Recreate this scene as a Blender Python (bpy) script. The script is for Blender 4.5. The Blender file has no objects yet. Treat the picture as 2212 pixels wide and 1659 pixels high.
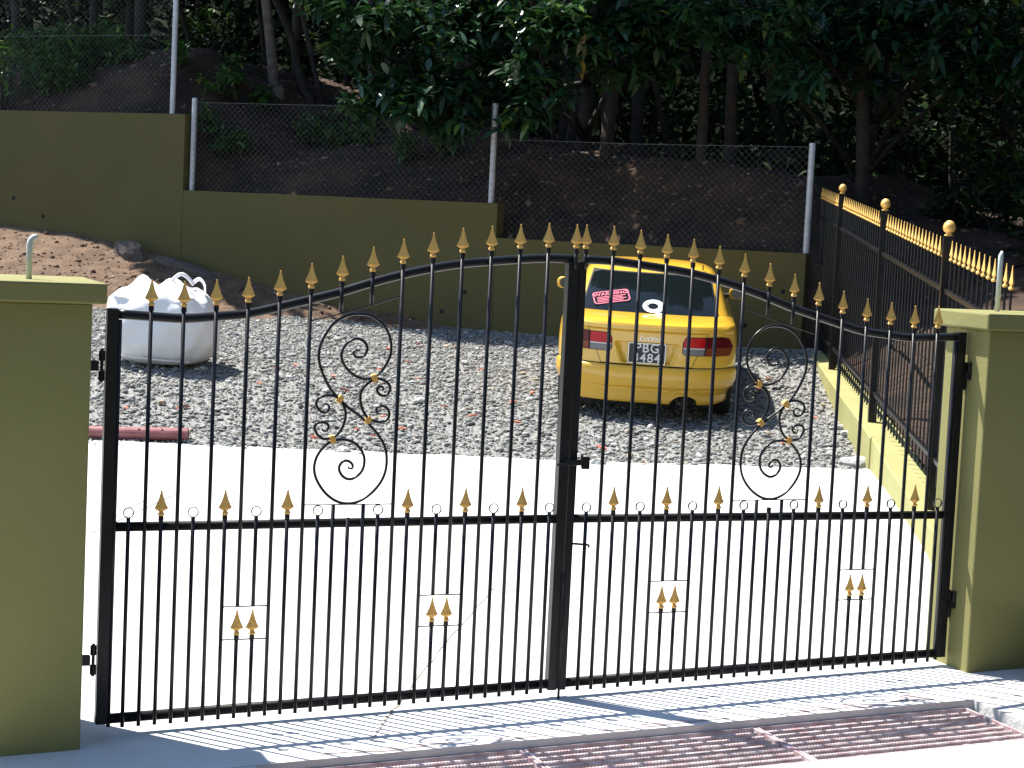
import bpy, bmesh, math, random
import numpy as np
from mathutils import Vector, Matrix
random.seed(7); RNG = np.random.default_rng(11)
S = bpy.context.scene; COL = S.collection
R = math.radians
# ------------------------------------------------------------------ camera
CAM = np.array([-3.4214, -7.8548, 2.2013]); FPX = 4034.47
PITCH, ROLL, YAW = 0.0836994, 0.0476434, 0.3787364
fw = np.array([math.sin(YAW)*math.cos(PITCH), math.cos(YAW)*math.cos(PITCH), -math.sin(PITCH)])
rt = np.array([math.cos(YAW), -math.sin(YAW), 0.0]); up = np.cross(rt, fw)
cr, sr = math.cos(ROLL), math.sin(ROLL)
RX = cr*rt + sr*up; UY = cr*up - sr*rt
cd = bpy.data.cameras.new("camera"); co = bpy.data.objects.new("camera", cd); COL.objects.link(co)
M4 = Matrix.Identity(4)
for i in range(3):
    M4[i][0] = RX[i]; M4[i][1] = UY[i]; M4[i][2] = -fw[i]; M4[i][3] = CAM[i]
co.matrix_world = M4
cd.sensor_fit = 'HORIZONTAL'; cd.sensor_width = 36; cd.lens = FPX/2212*36
cd.clip_start = .1; cd.clip_end = 900
S.camera = co
# ------------------------------------------------------------------ light
SUNV = Vector((-.285, .372, .83)).normalized()
SUN_EL = math.asin(SUNV.z); SUN_AZ = math.atan2(SUNV.x, SUNV.y)
W = bpy.data.worlds.new("World"); S.world = W; W.use_nodes = True
nt = W.node_tree; bgn = nt.nodes['Background']
sky = nt.nodes.new('ShaderNodeTexSky'); sky.sky_type = 'NISHITA'; sky.sun_disc = False
sky.sun_elevation = SUN_EL; sky.sun_rotation = SUN_AZ; sky.dust_density = .2; sky.air_density = 1.0; sky.altitude = 100
nt.links.new(sky.outputs[0], bgn.inputs[0]); bgn.inputs[1].default_value = .11
sl = bpy.data.lights.new("sun", 'SUN'); sl.energy = 5.0; sl.angle = R(.53); sl.color = (1, .955, .87)
so = bpy.data.objects.new("sun", sl); COL.objects.link(so)
so.rotation_euler = (-SUNV).to_track_quat('-Z', 'Y').to_euler(); so.location = (-6, 10, 22)
S.view_settings.view_transform = 'Standard'; S.view_settings.look = 'None'
S.view_settings.exposure = 1.15; S.view_settings.gamma = 1
S.cycles.max_bounces = 8; S.cycles.transparent_max_bounces = 12
S.cycles.sample_clamp_indirect = 6

def at(px, py, depth):
    """point seen at photograph position (2212 wide) at a given distance along the axis"""
    d = (px-1106)*RX - (py-829.5)*UY + FPX*fw
    return CAM + d/FPX*depth
# ------------------------------------------------------------------ helpers
class MB:
    def __init__(s): s.v = []; s.f = []; s.m = []
    def add(s, vs, fs, mi=0):
        o = len(s.v); s.v += [tuple(map(float, p)) for p in vs]; s.f += [tuple(i+o for i in f) for f in fs]; s.m += [mi]*len(fs); return s
    def box(s, a, b, mi=0):
        x0, y0, z0 = a; x1, y1, z1 = b
        return s.add([(x0,y0,z0),(x1,y0,z0),(x1,y1,z0),(x0,y1,z0),(x0,y0,z1),(x1,y0,z1),(x1,y1,z1),(x0,y1,z1)],
            [(0,3,2,1),(4,5,6,7),(0,1,5,4),(1,2,6,5),(2,3,7,6),(3,0,4,7)], mi)
    def tube(s, path, r, n=8, cap=True, sy=1.0):
        P = [Vector(p) for p in path]; k = len(P); rr = r if hasattr(r, '__len__') else [r]*k
        vs = []; ref = None
        for i in range(k):
            t = (P[min(i+1,k-1)]-P[max(i-1,0)]).normalized()
            if ref is None:
                ref = Vector((0,1,0)) if abs(t.y) < .9 else Vector((1,0,0))
            a = (ref - t*ref.dot(t)).normalized(); b = t.cross(a); ref = a
            for j in range(n):
                q = 2*math.pi*(j+.5)/n
                vs.append(P[i] + a*(rr[i]*sy*math.cos(q)) + b*(rr[i]*math.sin(q)))
        fs = [(i*n+j, i*n+(j+1)%n, (i+1)*n+(j+1)%n, (i+1)*n+j) for i in range(k-1) for j in range(n)]
        if cap: fs += [tuple(range(n-1,-1,-1)), tuple((k-1)*n+j for j in range(n))]
        return s.add(vs, fs)
    def lathe(s, prof, n=12, c=(0,0,0), sx=1, sy=1, rot=0):
        vs = []; k = len(prof)
        for r_, z in prof:
            for j in range(n):
                q = 2*math.pi*j/n+rot; vs.append((c[0]+r_*sx*math.cos(q), c[1]+r_*sy*math.sin(q), c[2]+z))
        fs = [(i*n+j, i*n+(j+1)%n, (i+1)*n+(j+1)%n, (i+1)*n+j) for i in range(k-1) for j in range(n)]
        fs += [tuple(range(n-1,-1,-1)), tuple((k-1)*n+j for j in range(n))]
        return s.add(vs, fs)
    def grid(s, fn, nu, nv, flip=False):
        vs = [fn(u/nu, v/nv) for v in range(nv+1) for u in range(nu+1)]
        fs = []
        for v in range(nv):
            for u in range(nu):
                a = v*(nu+1)+u; q = (a, a+1, a+nu+2, a+nu+1); fs.append(q[::-1] if flip else q)
        return s.add(vs, fs)
    def mesh(s, name, mats, smooth=False):
        me = bpy.data.meshes.new(name); me.from_pydata(s.v, [], s.f); me.update()
        for m in (mats if isinstance(mats, (list, tuple)) else [mats]): me.materials.append(m)
        if any(s.m): me.polygons.foreach_set('material_index', s.m)
        if smooth: me.polygons.foreach_set('use_smooth', [True]*len(me.polygons))
        return me
    def build(s, name, mats, parent=None, smooth=False, loc=None, bevel=0):
        o = bpy.data.objects.new(name, s.mesh(name, mats, smooth)); COL.objects.link(o)
        if parent: o.parent = parent
        if loc is not None: o.location = loc
        if bevel:
            md = o.modifiers.new('bevel', 'BEVEL'); md.width = bevel; md.segments = 2; md.limit_method = 'ANGLE'
        return o
def inst(me, name, parent=None, loc=(0,0,0), rot=(0,0,0), sc=(1,1,1)):
    o = bpy.data.objects.new(name, me); COL.objects.link(o); o.parent = parent
    o.location = loc; o.rotation_euler = rot; o.scale = sc; return o
def tag(o, label, cat, group=None):
    o['label'] = label; o['category'] = cat
    if group: o['group'] = group
    return o
def thing(name, label, cat, loc=(0,0,0), rot=(0,0,0), group=None):
    o = bpy.data.objects.new(name, None); COL.objects.link(o); o.location = loc; o.rotation_euler = rot
    o.empty_display_size = .2
    return tag(o, label, cat, group)
def struct(o): o['kind'] = 'structure'; return o
def smooth_curve(pts, n=4):
    out = []; P = [np.array(p, float) for p in pts]
    for i in range(len(P)-1):
        p0 = P[max(i-1,0)]; p1 = P[i]; p2 = P[i+1]; p3 = P[min(i+2,len(P)-1)]
        for k in range(n):
            t = k/n
            out.append(.5*((2*p1)+(-p0+p2)*t+(2*p0-5*p1+4*p2-p3)*t*t+(-p0+3*p1-3*p2+p3)*t**3))
    out.append(P[-1]); return out
# ------------------------------------------------------------------ materials
def mat(name, col, rough=.6, col2=None, scale=6, bump=0, bscale=None, metal=0, spec=.5, coat=0, detail=6, fac=(.35,.65), trans=0, coord='Object', rvar=0):
    m = bpy.data.materials.new(name); m.use_nodes = True; t = m.node_tree; b = t.nodes['Principled BSDF']
    b.inputs['Base Color'].default_value = (*col, 1); b.inputs['Roughness'].default_value = rough
    b.inputs['Metallic'].default_value = metal; b.inputs['Specular IOR Level'].default_value = spec
    b.inputs['Coat Weight'].default_value = coat; b.inputs['Coat Roughness'].default_value = .06
    b.inputs['Transmission Weight'].default_value = trans
    tc = t.nodes.new('ShaderNodeTexCoord')
    if col2:
        n = t.nodes.new('ShaderNodeTexNoise'); n.inputs['Scale'].default_value = scale; n.inputs['Detail'].default_value = detail
        t.links.new(tc.outputs[coord], n.inputs['Vector'])
        r = t.nodes.new('ShaderNodeValToRGB'); r.color_ramp.elements[0].color = (*col,1); r.color_ramp.elements[1].color = (*col2,1)
        r.color_ramp.elements[0].position = fac[0]; r.color_ramp.elements[1].position = fac[1]
        t.links.new(n.outputs['Fac'], r.inputs[0]); t.links.new(r.outputs[0], b.inputs['Base Color'])
        if rvar:
            mr = t.nodes.new('ShaderNodeMapRange'); mr.inputs['To Min'].default_value = rough-rvar; mr.inputs['To Max'].default_value = rough+rvar
            t.links.new(n.outputs['Fac'], mr.inputs['Value']); t.links.new(mr.outputs[0], b.inputs['Roughness'])
    if bump:
        n2 = t.nodes.new('ShaderNodeTexNoise'); n2.inputs['Scale'].default_value = bscale or scale*5; n2.inputs['Detail'].default_value = 8
        t.links.new(tc.outputs[coord], n2.inputs['Vector'])
        bp = t.nodes.new('ShaderNodeBump'); bp.inputs['Strength'].default_value = bump; bp.inputs['Distance'].default_value = .02
        t.links.new(n2.outputs['Fac'], bp.inputs['Height']); t.links.new(bp.outputs[0], b.inputs['Normal'])
    return m
def attr_mat(name, stops, rough=.8, attr='rnd', transl=0, bump=0, spec=.5):
    m = bpy.data.materials.new(name); m.use_nodes = True; t = m.node_tree; b = t.nodes['Principled BSDF']
    a = t.nodes.new('ShaderNodeAttribute'); a.attribute_name = attr
    r = t.nodes.new('ShaderNodeValToRGB'); e = r.color_ramp.elements
    for k, (p, c) in enumerate(stops):
        el = e[k] if k < 2 else e.new(p)
        el.position = p; el.color = (*c, 1)
    t.links.new(a.outputs['Fac'], r.inputs[0]); t.links.new(r.outputs[0], b.inputs['Base Color'])
    b.inputs['Roughness'].default_value = rough; b.inputs['Specular IOR Level'].default_value = spec
    if transl:
        tr = t.nodes.new('ShaderNodeBsdfTranslucent'); mx = t.nodes.new('ShaderNodeMixShader'); mx.inputs[0].default_value = transl
        g = t.nodes.new('ShaderNodeMixRGB'); g.blend_type = 'MULTIPLY'; g.inputs[0].default_value = 1; g.inputs[2].default_value = (1.3, 1.6, .5, 1)
        t.links.new(r.outputs[0], g.inputs[1]); t.links.new(g.outputs[0], tr.inputs[0])
        out = t.nodes['Material Output']; t.links.new(b.outputs[0], mx.inputs[1]); t.links.new(tr.outputs[0], mx.inputs[2]); t.links.new(mx.outputs[0], out.inputs[0])
    if bump:
        tc = t.nodes.new('ShaderNodeTexCoord'); n2 = t.nodes.new('ShaderNodeTexNoise'); n2.inputs['Scale'].default_value = 60
        t.links.new(tc.outputs['Object'], n2.inputs['Vector']); bp = t.nodes.new('ShaderNodeBump'); bp.inputs['Strength'].default_value = bump; bp.inputs['Distance'].default_value = .01
        t.links.new(n2.outputs['Fac'], bp.inputs['Height']); t.links.new(bp.outputs[0], b.inputs['Normal'])
    return m
BLACK = mat('black_gloss_paint', (.009,.009,.011), .30, (.013,.013,.015), 9, bump=.015, bscale=120, spec=.28, rvar=.05)
BLACKR = mat('black_satin_paint', (.010,.010,.012), .45, (.014,.014,.016), 9, spec=.10)
GOLD = mat('gold_paint', (.88,.53,.15), .5, (.80,.46,.12), 30, metal=.45, bump=.05, bscale=150)
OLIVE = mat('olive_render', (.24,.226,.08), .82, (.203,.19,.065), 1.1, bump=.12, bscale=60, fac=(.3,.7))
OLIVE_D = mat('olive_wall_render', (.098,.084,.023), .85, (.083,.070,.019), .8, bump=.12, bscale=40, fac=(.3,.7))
OLIVE_SUN = mat('sunlit_olive_render', (.33,.315,.12), .8, (.28,.265,.10), 2.0, bump=.12, bscale=60)  # same olive as the pillars, lightened: sunlight put into the colour
CONC = mat('pale_concrete', (.54,.535,.52), .85, (.62,.615,.60), .9, bump=.25, bscale=45, fac=(.3,.6))
CONC_F = mat('road_concrete', (.50,.50,.49), .85, (.60,.595,.585), 1.6, bump=.3, bscale=40, fac=(.3,.6))
CRACK = mat('joint_filler', (.30,.275,.23), .9, (.44,.42,.39), 18)
CHAN = mat('drain_concrete', (.20,.19,.19), .9, (.30,.28,.27), 8, bump=.3, bscale=40)
REDOX = mat('red_oxide_steel', (.42,.27,.28), .55, (.60,.52,.53), 14, bump=.15, bscale=90, fac=(.35,.6))
ASPH = mat('asphalt', (.045,.045,.047), .9, (.075,.074,.072), 3, bump=.4, bscale=80)
GRAVB = mat('gravel_bed', (.175,.175,.167), .95, (.31,.305,.29), 34, bump=.8, bscale=60, detail=10)
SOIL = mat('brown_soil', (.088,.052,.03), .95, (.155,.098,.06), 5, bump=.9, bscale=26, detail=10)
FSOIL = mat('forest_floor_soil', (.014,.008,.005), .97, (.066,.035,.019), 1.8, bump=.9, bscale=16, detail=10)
GROUND = mat('far_ground', (.10,.11,.06), .95, (.16,.14,.09), .3)
PBARK = mat('pale_bark', (.08,.06,.048), .9, (.15,.12,.10), 7, bump=.6, bscale=24)
BARK = mat('bark', (.016,.012,.010), .9, (.038,.029,.023), 7, bump=.6, bscale=24)
GALV = mat('galvanised_steel', (.46,.47,.50), .5, (.56,.57,.60), 8, metal=.3, bump=.05)
WIRE = mat('fence_wire', (.10,.103,.107), .5, metal=.4)
BAGM = mat('woven_bag', (.80,.80,.80), .62, (.74,.74,.75), 3, bump=.12, bscale=90)
PVC = mat('pale_conduit', (.58,.63,.64), .45, (.5,.55,.56), 8)
REDPIPE = mat('maroon_painted_pipe', (.24,.075,.08), .38, (.31,.12,.12), 12, bump=.08, bscale=50, coat=.2)
YEL = mat('yellow_car_paint', (.80,.465,.04), .3, coat=.85)
YELB = mat('yellow_bumper_paint', (.79,.45,.035), .34, coat=.7)
GLASS = mat('car_glass', (.006,.009,.010), .05, spec=.35)
RUB = mat('black_rubber', (.012,.012,.012), .8)
DARK = mat('underbody_dark', (.006,.006,.006), .9)
RIM = mat('alloy', (.45,.45,.46), .35, metal=.9)
CHROME = mat('chrome_letters', (.62,.62,.64), .25, metal=.8)
LRED = mat('red_lens', (.50,.006,.014), .12, spec=.25)
LDRED = mat('dark_red_lens', (.11,.004,.009), .12, spec=.25)
LAMB = mat('amber_lens', (.22,.045,.018), .14, spec=.25)
LCLR = mat('clear_lens', (.19,.19,.20), .16, spec=.3)
PLATE = mat('black_number_plate', (.010,.012,.022), .35)
WHITE = mat('white_print', (.78,.79,.79), .5)
PINK = mat('red_sticker_print', (.62,.10,.17), .5)
STONEM = attr_mat('gravel_stones', [(0,(.13,.13,.13)),(1,(.46,.46,.45)),(.35,(.20,.206,.20)),(.68,(.265,.266,.25)),(.78,(.30,.26,.20)),(.88,(.24,.26,.25))], .75, bump=.4)
CLODM = attr_mat('soil_clods', [(0,(.11,.064,.04)),(1,(.34,.28,.225)),(.9,(.15,.092,.06))], .95, bump=.6)
LEAF = attr_mat('glossy_leaves', [(0,(.010,.030,.015)),(1,(.10,.16,.026)),(.55,(.016,.048,.022)),(.95,(.026,.075,.026))], .30, transl=.12, spec=.5)
LEAF2 = attr_mat('forest_leaves', [(0,(.008,.020,.009)),(1,(.05,.10,.02)),(.7,(.012,.032,.011))], .5, transl=.08, spec=.18)
LEAF3 = attr_mat('bright_shrub_leaves', [(0,(.03,.09,.02)),(1,(.13,.22,.04)),(.6,(.05,.13,.03))], .4, transl=.25, spec=.45)
# ------------------------------------------------------------------ terrain height
CARP = at(1387, 910, 17.4); CAR_HEAD = R(25.8)
CARM = Matrix.Translation(Vector(CARP)) @ Matrix.Rotation(-CAR_HEAD,4,'Z') @ Matrix.Rotation(R(4.4),4,'X') @ Matrix.Rotation(R(.9),4,'Y')
car_contacts = [tuple(CARM @ Vector((sx*.72,y,0))) for sx in (-1,1) for y in (.0,.78,3.22)]
ctl = []
for x in (-8,-5,-3,-2.1,-1,0,1,2.1,3.2,6): 
    for y in (-8,-4,-1.3,-.5,0.2): ctl.append((x, y, .03+.029*min(max(x,-3),3)))
ctl += [(-.54,7.82,.249),(1.94,6.64,.285),(-2.5,8.6,.24),(-5,8.6,.25),(-5,4,.08),(-1,4,.13),(1.2,3.3,.16),
 (3.27,1.83,.29),(3.61,2.53,.326),(3.97,3.26,.365),(4.48,4.3,.40),(4.74,4.83,.40),(5.4,6.2,.47),(6.4,8.2,.66),(7.1,9.8,.85),
 (.13,10.36,.60),(-1.5,11,.66),(2.2,10.2,.60),
 (-.44,19.5,1.25),(.83,18.1,1.15),(1.72,17.1,1.08),(2.63,16.1,1.0),(3.5,15.2,.95),(4.4,14.2,.93),(5.02,13.5,.92),(5.4,13.1,.92),(7.23,11.1,.96),
 (-4,14,.9),(-6,18,1.3),(-3,21,1.4)]
ctl += car_contacts
ctl = np.array(ctl)
def _U(d2): return np.where(d2 > 1e-12, d2*np.log(np.maximum(d2,1e-12)), 0)
n_ = len(ctl); K = _U(((ctl[:,None,:2]-ctl[None,:,:2])**2).sum(-1)) + np.eye(n_)*.35
Pm = np.hstack([np.ones((n_,1)), ctl[:,:2]]); A = np.zeros((n_+3,n_+3)); A[:n_,:n_] = K; A[:n_,n_:] = Pm; A[n_:,:n_] = Pm.T
TW = np.linalg.solve(A, np.concatenate([ctl[:,2], np.zeros(3)]))
def gz(x, y):
    x = np.atleast_1d(np.asarray(x,float)); y = np.atleast_1d(np.asarray(y,float))
    d2 = (x[:,None]-ctl[None,:,0])**2+(y[:,None]-ctl[None,:,1])**2
    return _U(d2)@TW[:n_] + TW[n_]+TW[n_+1]*x+TW[n_+2]*y
def g1(x, y): return float(gz(x, y)[0])
def ghit(px, py):
    d = (px-1106)*RX - (py-829.5)*UY + FPX*fw; d = d/np.linalg.norm(d); lo, hi = 4.0, 40.0
    for t in np.arange(5, 40, .1):
        p = CAM+d*t
        if p[2] < g1(p[0], p[1]): lo, hi = t-.1, t; break
    for _ in range(20):
        m_ = (lo+hi)/2; p = CAM+d*m_
        if p[2] < g1(p[0], p[1]): hi = m_
        else: lo = m_
    return CAM+d*hi
# wall frame: A at the left step, runs to the right; t behind
WA = np.array([1.717,17.127]); WD = np.array([.676,-.737]); WN = np.array([.737,.676])
def wpt(s, d): return WA+WD*s+WN*d
# ------------------------------------------------------------------ setting: ground sheets
def sheet(name, mtl, x0, x1, y0, y1, nx, ny, zfn, keep=None):
    xs = np.linspace(x0,x1,nx+1); ys = np.linspace(y0,y1,ny+1); X, Y = np.meshgrid(xs,ys); Z = zfn(X.ravel(),Y.ravel()).reshape(X.shape)
    m = MB(); vs = list(zip(X.ravel(),Y.ravel(),Z.ravel())); fs = []
    for j in range(ny):
        for i in range(nx):
            a = j*(nx+1)+i
            if keep is None or keep(.5*(xs[i]+xs[i+1]), .5*(ys[j]+ys[j+1])): fs.append((a,a+1,a+nx+2,a+nx+1))
    m.add(vs, fs); return m.build(name, mtl, smooth=True)
struct(sheet('ground', GROUND, -300,300,-300,300,6,6, lambda x,y: np.full_like(x,-.9)))
def frx(y): return 2.37+.49*y            # inner face of the dwarf wall
E0 = np.array([(-8,8.95),(-2.5,8.6),(-.54,7.82),(.7,7.26),(1.94,6.64),(3.4,5.75),(4.75,4.86),(6,4.1)])
def edge_y(x): return np.interp(x, E0[:,0], E0[:,1])
def drive_mesh():
    m = MB(); nu, nv = 60, 36
    def fn(u, v):
        x = -8+u*(4.86+8); y0 = -.62 if x < 2.75 else (x-2.43)/.49
        ye = float(edge_y(x)); y = y0 + v*(max(ye,y0+.01)-y0) + (.03*math.sin(x*7.3)+.025*math.sin(x*17.1) if v == 1 else 0)
        return (x, y, g1(x,y))
    m.grid(fn, nu, nv)
    # front lip of the slab above the drain
    for i in range(nu):
        a = m.v[i]; b = m.v[i+1]
        if a[1] > -.6 or b[1] > -.6: continue
        m.add([a, b, (b[0],b[1],b[2]-.25), (a[0],a[1],a[2]-.25)], [(0,3,2,1)])
    return m
drv = struct(drive_mesh().build('driveway', CONC, smooth=False))
rd = struct(sheet('forecourt', CONC_F, -12,12,-1.75,-1.27,48,4, lambda x,y: .03+.029*np.clip(x,-3,3)))
struct(sheet('road', ASPH, -60,60,-9.5,-1.70,60,10, lambda x,y: .02+.029*np.clip(x,-3,3)-.012*(-2.1-y)))  # out of view; dark asphalt picked to cut bounce onto the pillar fronts
m = MB()
for i in range(24):
    a = -6+i*.5; b = a+.5; za = .03+.029*max(-3,min(3,a)); zb_ = .03+.029*max(-3,min(3,b))
    m.add([(a,-1.27,za-.004),(b,-1.27,zb_-.004),(b,-1.27,zb_-.25),(a,-1.27,za-.25)], [(0,1,2,3)])
m.build('kerb_face', CHAN, parent=rd)
# drain channel floor and filled ends
m = MB(); m.box((-1.62,-1.3,-.30),(1.92,-.6,-.22)); struct(m.build('drain_channel', CHAN))
for nm, xa, xb in (('apron', -8, -1.58), ('apron', 1.88, 6)):
    m = MB(); n = 14
    def fn(u, v, xa=xa, xb=xb):
        x = xa+(xb-xa)*u; y = -1.2705+.651*v; return (x, y, .026+.029*max(-3,min(3,x)))
    m.grid(fn, n, 4)
    e = xb if xa < -2 else xa; ze = .026+.029*max(-3,min(3,e))
    m.add([(e,-1.27,ze),(e,-.62,ze),(e,-.62,ze-.24),(e,-1.27,ze-.24)], [(0,1,2,3)])
    struct(m.build(nm, CONC_F))
# gravel yard
gy = struct(sheet('gravel_yard', GRAVB, -7,8.2,4.2,20.5,110,120, lambda x,y: gz(x,y)-.018+.012*np.sin(x*5.1)*np.sin(y*4.3),
    keep=lambda x,y: y > edge_y(x)-.35 and x < frx(y)+.1 and (np.array([x,y])-WA)@WN < .12))
# cracks and joints in the concrete
def strip(pix, w, name='joint'):
    pts = [ghit(*p) for p in pix]; pts = smooth_curve(pts, 6); m = MB(); vs = []
    for i, p in enumerate(pts):
        t = np.array(pts[min(i+1,len(pts)-1)])-np.array(pts[max(i-1,0)]); t[2] = 0; t /= np.linalg.norm(t); sd = np.array([-t[1],t[0],0])
        ww = w*(.6+.8*random.random()); jit = sd*random.uniform(-.008,.008)
        for q in (-1,1):
            c = np.array(p)+jit+sd*ww*.5*q; vs.append((c[0],c[1],g1(c[0],c[1])+.004))
    m.add(vs, [(2*i,2*i+1,2*i+3,2*i+2) for i in range(len(pts)-1)])
    return m.build(name, CRACK, parent=drv)
strip([(150,1165),(205,1148),(280,1112),(330,1090),(390,1063)], .012)
strip([(250,1115),(300,1087),(345,1068)], .008)
strip([(800,1601),(830,1560),(862,1516),(920,1440),(985,1360),(1040,1300),(1065,1268)], .014)

STAIN = mat('red_paint_smear', (.46,.34,.345), .8, (.44,.40,.40), 14)
for k, (x, y, w, h) in enumerate(((-1.0,-.665,.5,.05),(-.45,-.672,.22,.035),(.35,-.655,.42,.05),(1.15,-.68,.5,.06),(1.6,-.62,.2,.1),(.05,-.60,.16,.03),(1.3,-.60,.12,.04))):
    y = max(y,-.615+h); m = MB(); n = 22; pts = []
    for j in range(n):
        a = 6.2832*j/n; q = 1+.3*math.sin(3*a+k)+.25*math.sin(7*a+2*k)+.15*math.sin(11*a); xx = x+w*.5*q*math.cos(a); yy = max(-.618, y+h*.5*q*math.sin(a)); pts.append((xx,yy,g1(xx,yy)+.003))
    m.add(pts, [tuple(range(n))]); m.build('paint_smear', STAIN, parent=drv)
# soil mound at the left, against the wall
def soil_z(s, d):
    p = wpt(s, -d); z = gz(p[0],p[1])[0]
    k = np.clip((2.5-s)/4.2, 0, 1)**.9          # grows to the left
    h = .55*k*np.clip(1-(d/(2.8+1.0*k)),0,1)**1.3 + (.10*np.clip(1-d/.55,0,1)*np.clip((4.0-s)/.8,0,1))
    lim = .07 if d > (.42+3.3*np.clip((1.7-s)/4.2,0,1)+.16*math.sin(s*4)+.1*math.sin(s*11+1)) else 0
    return (p[0], p[1], z+h-lim*1.0+ .018*math.sin(p[0]*9)*math.sin(p[1]*8)+.006)
m = MB(); m.grid(lambda u, v: soil_z(-7+u*11.2, .02+v*5.6), 110, 56)
struct(m.build('soil_bank', SOIL, smooth=True))
# hillside behind the retaining wall
def bank_base(s):
    hi = 3.44; mid = 2.41; lo = 1.98
    a = hi+(mid-hi)*np.clip((s+.55)/.45,0,1)
    b = a+(lo-mid)*np.clip((s-4.2)/.45,0,1)
    return np.where(s > 8.7, lo-.6*np.clip((s-8.7)/1.2,0,1), b)
def noise2(x, y): return (np.sin(x*1.7+.6*y)+np.sin(y*2.1-.9*x+1.3)+np.sin(x*3.9+y*3.1+.5)*.5+np.sin(x*7.1-y*6.3)*.25)
def bank_z(s, d):
    b = bank_base(s-.0*d); sm = (bank_base(s-.7)+bank_base(s+.7)+bank_base(s))/3
    k = np.clip(d/1.2,0,1); b = b*(1-k)+sm*k
    h = np.clip(d-.35,0,99); r = 1.12*(1-np.exp(-h/1.15))-.035*np.clip(h-3,0,30)
    mound = .35*np.exp(-((s-6.3)/1.3)**2-((d-1.9)/1.1)**2)+.25*np.exp(-((s+2)/1.4)**2-((d-2.2)/1.0)**2)
    p = WA[None]+np.outer(s,WD)+np.outer(d,WN)
    return b+r+mound*np.clip(d,0,1)+.075*noise2(p[:,0],p[:,1])*np.clip(d/1.5,0,1)
def bank1(s, d): return float(bank_z(np.array([s]), np.array([d]))[0])
m = MB(); dd = np.concatenate([np.linspace(.1,6,34), np.linspace(6.6,25.5,24)])
ss = np.concatenate([np.linspace(-30,-5,24), np.linspace(-4.6,14,94), np.linspace(15,40,24)])
SS, DD = np.meshgrid(ss, dd); ZZ = bank_z(SS.ravel(), DD.ravel()); PP = WA[None]+np.outer(SS.ravel(),WD)+np.outer(DD.ravel(),WN)
nn = len(ss); vs = list(zip(PP[:,0],PP[:,1],ZZ)); fs = [(j*nn+i, j*nn+i+1, (j+1)*nn+i+1, (j+1)*nn+i) for j in range(len(dd)-1) for i in range(nn-1)]
sk = [(vs[i][0],vs[i][1],-.8) for i in range(nn)]
m.add(vs, fs); k0 = len(m.v); m.add(sk, []); m.f += [(i+1,i,k0+i,k0+i+1) for i in range(nn-1)]; m.m += [0]*(nn-1)
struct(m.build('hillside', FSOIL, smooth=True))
FARG = mat('far_wooded_slope', (.006,.010,.005), .95, (.014,.022,.010), 1.2, bump=1, bscale=4, spec=.1)
m = MB()
def fn(u, v):
    s_ = -75+u*125; d_ = 25.3+v*9; p = wpt(s_, d_); return (p[0], p[1], 2.0+v*19+.7*float(noise2(np.array([s_*.4]),np.array([v*6.]))[0])*v)
m.grid(fn, 60, 16); struct(m.build('far_hillside', FARG, smooth=True))
# ground outside the fence on the right
FD = np.array([.49,1.0])/math.hypot(.49,1); FN = np.array([FD[1],-FD[0]]); FA = np.array([2.47,0.0])
def out_z(u, e): 
    b = .40+.052*u; h = max(0,e-.2)
    rs = min(1,max(0,(u-4)/5)); rs = rs*rs*(3-2*rs)
    return b+rs*(1.5*(1-math.exp(-h/2.4))+.03*h)-(1-rs)*.33*h+.06*float(noise2(np.array([u*1.3]),np.array([e*1.7]))[0])*min(1,e)
m = MB()
def fn(u, v):
    uu = -9+u*22; e = .16+v**1.6*30; p = FA+FD*uu+FN*e; return (p[0],p[1],out_z(uu,e))
m.grid(fn, 60, 50, flip=True); struct(m.build('outer_bank', FSOIL, smooth=True))

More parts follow.
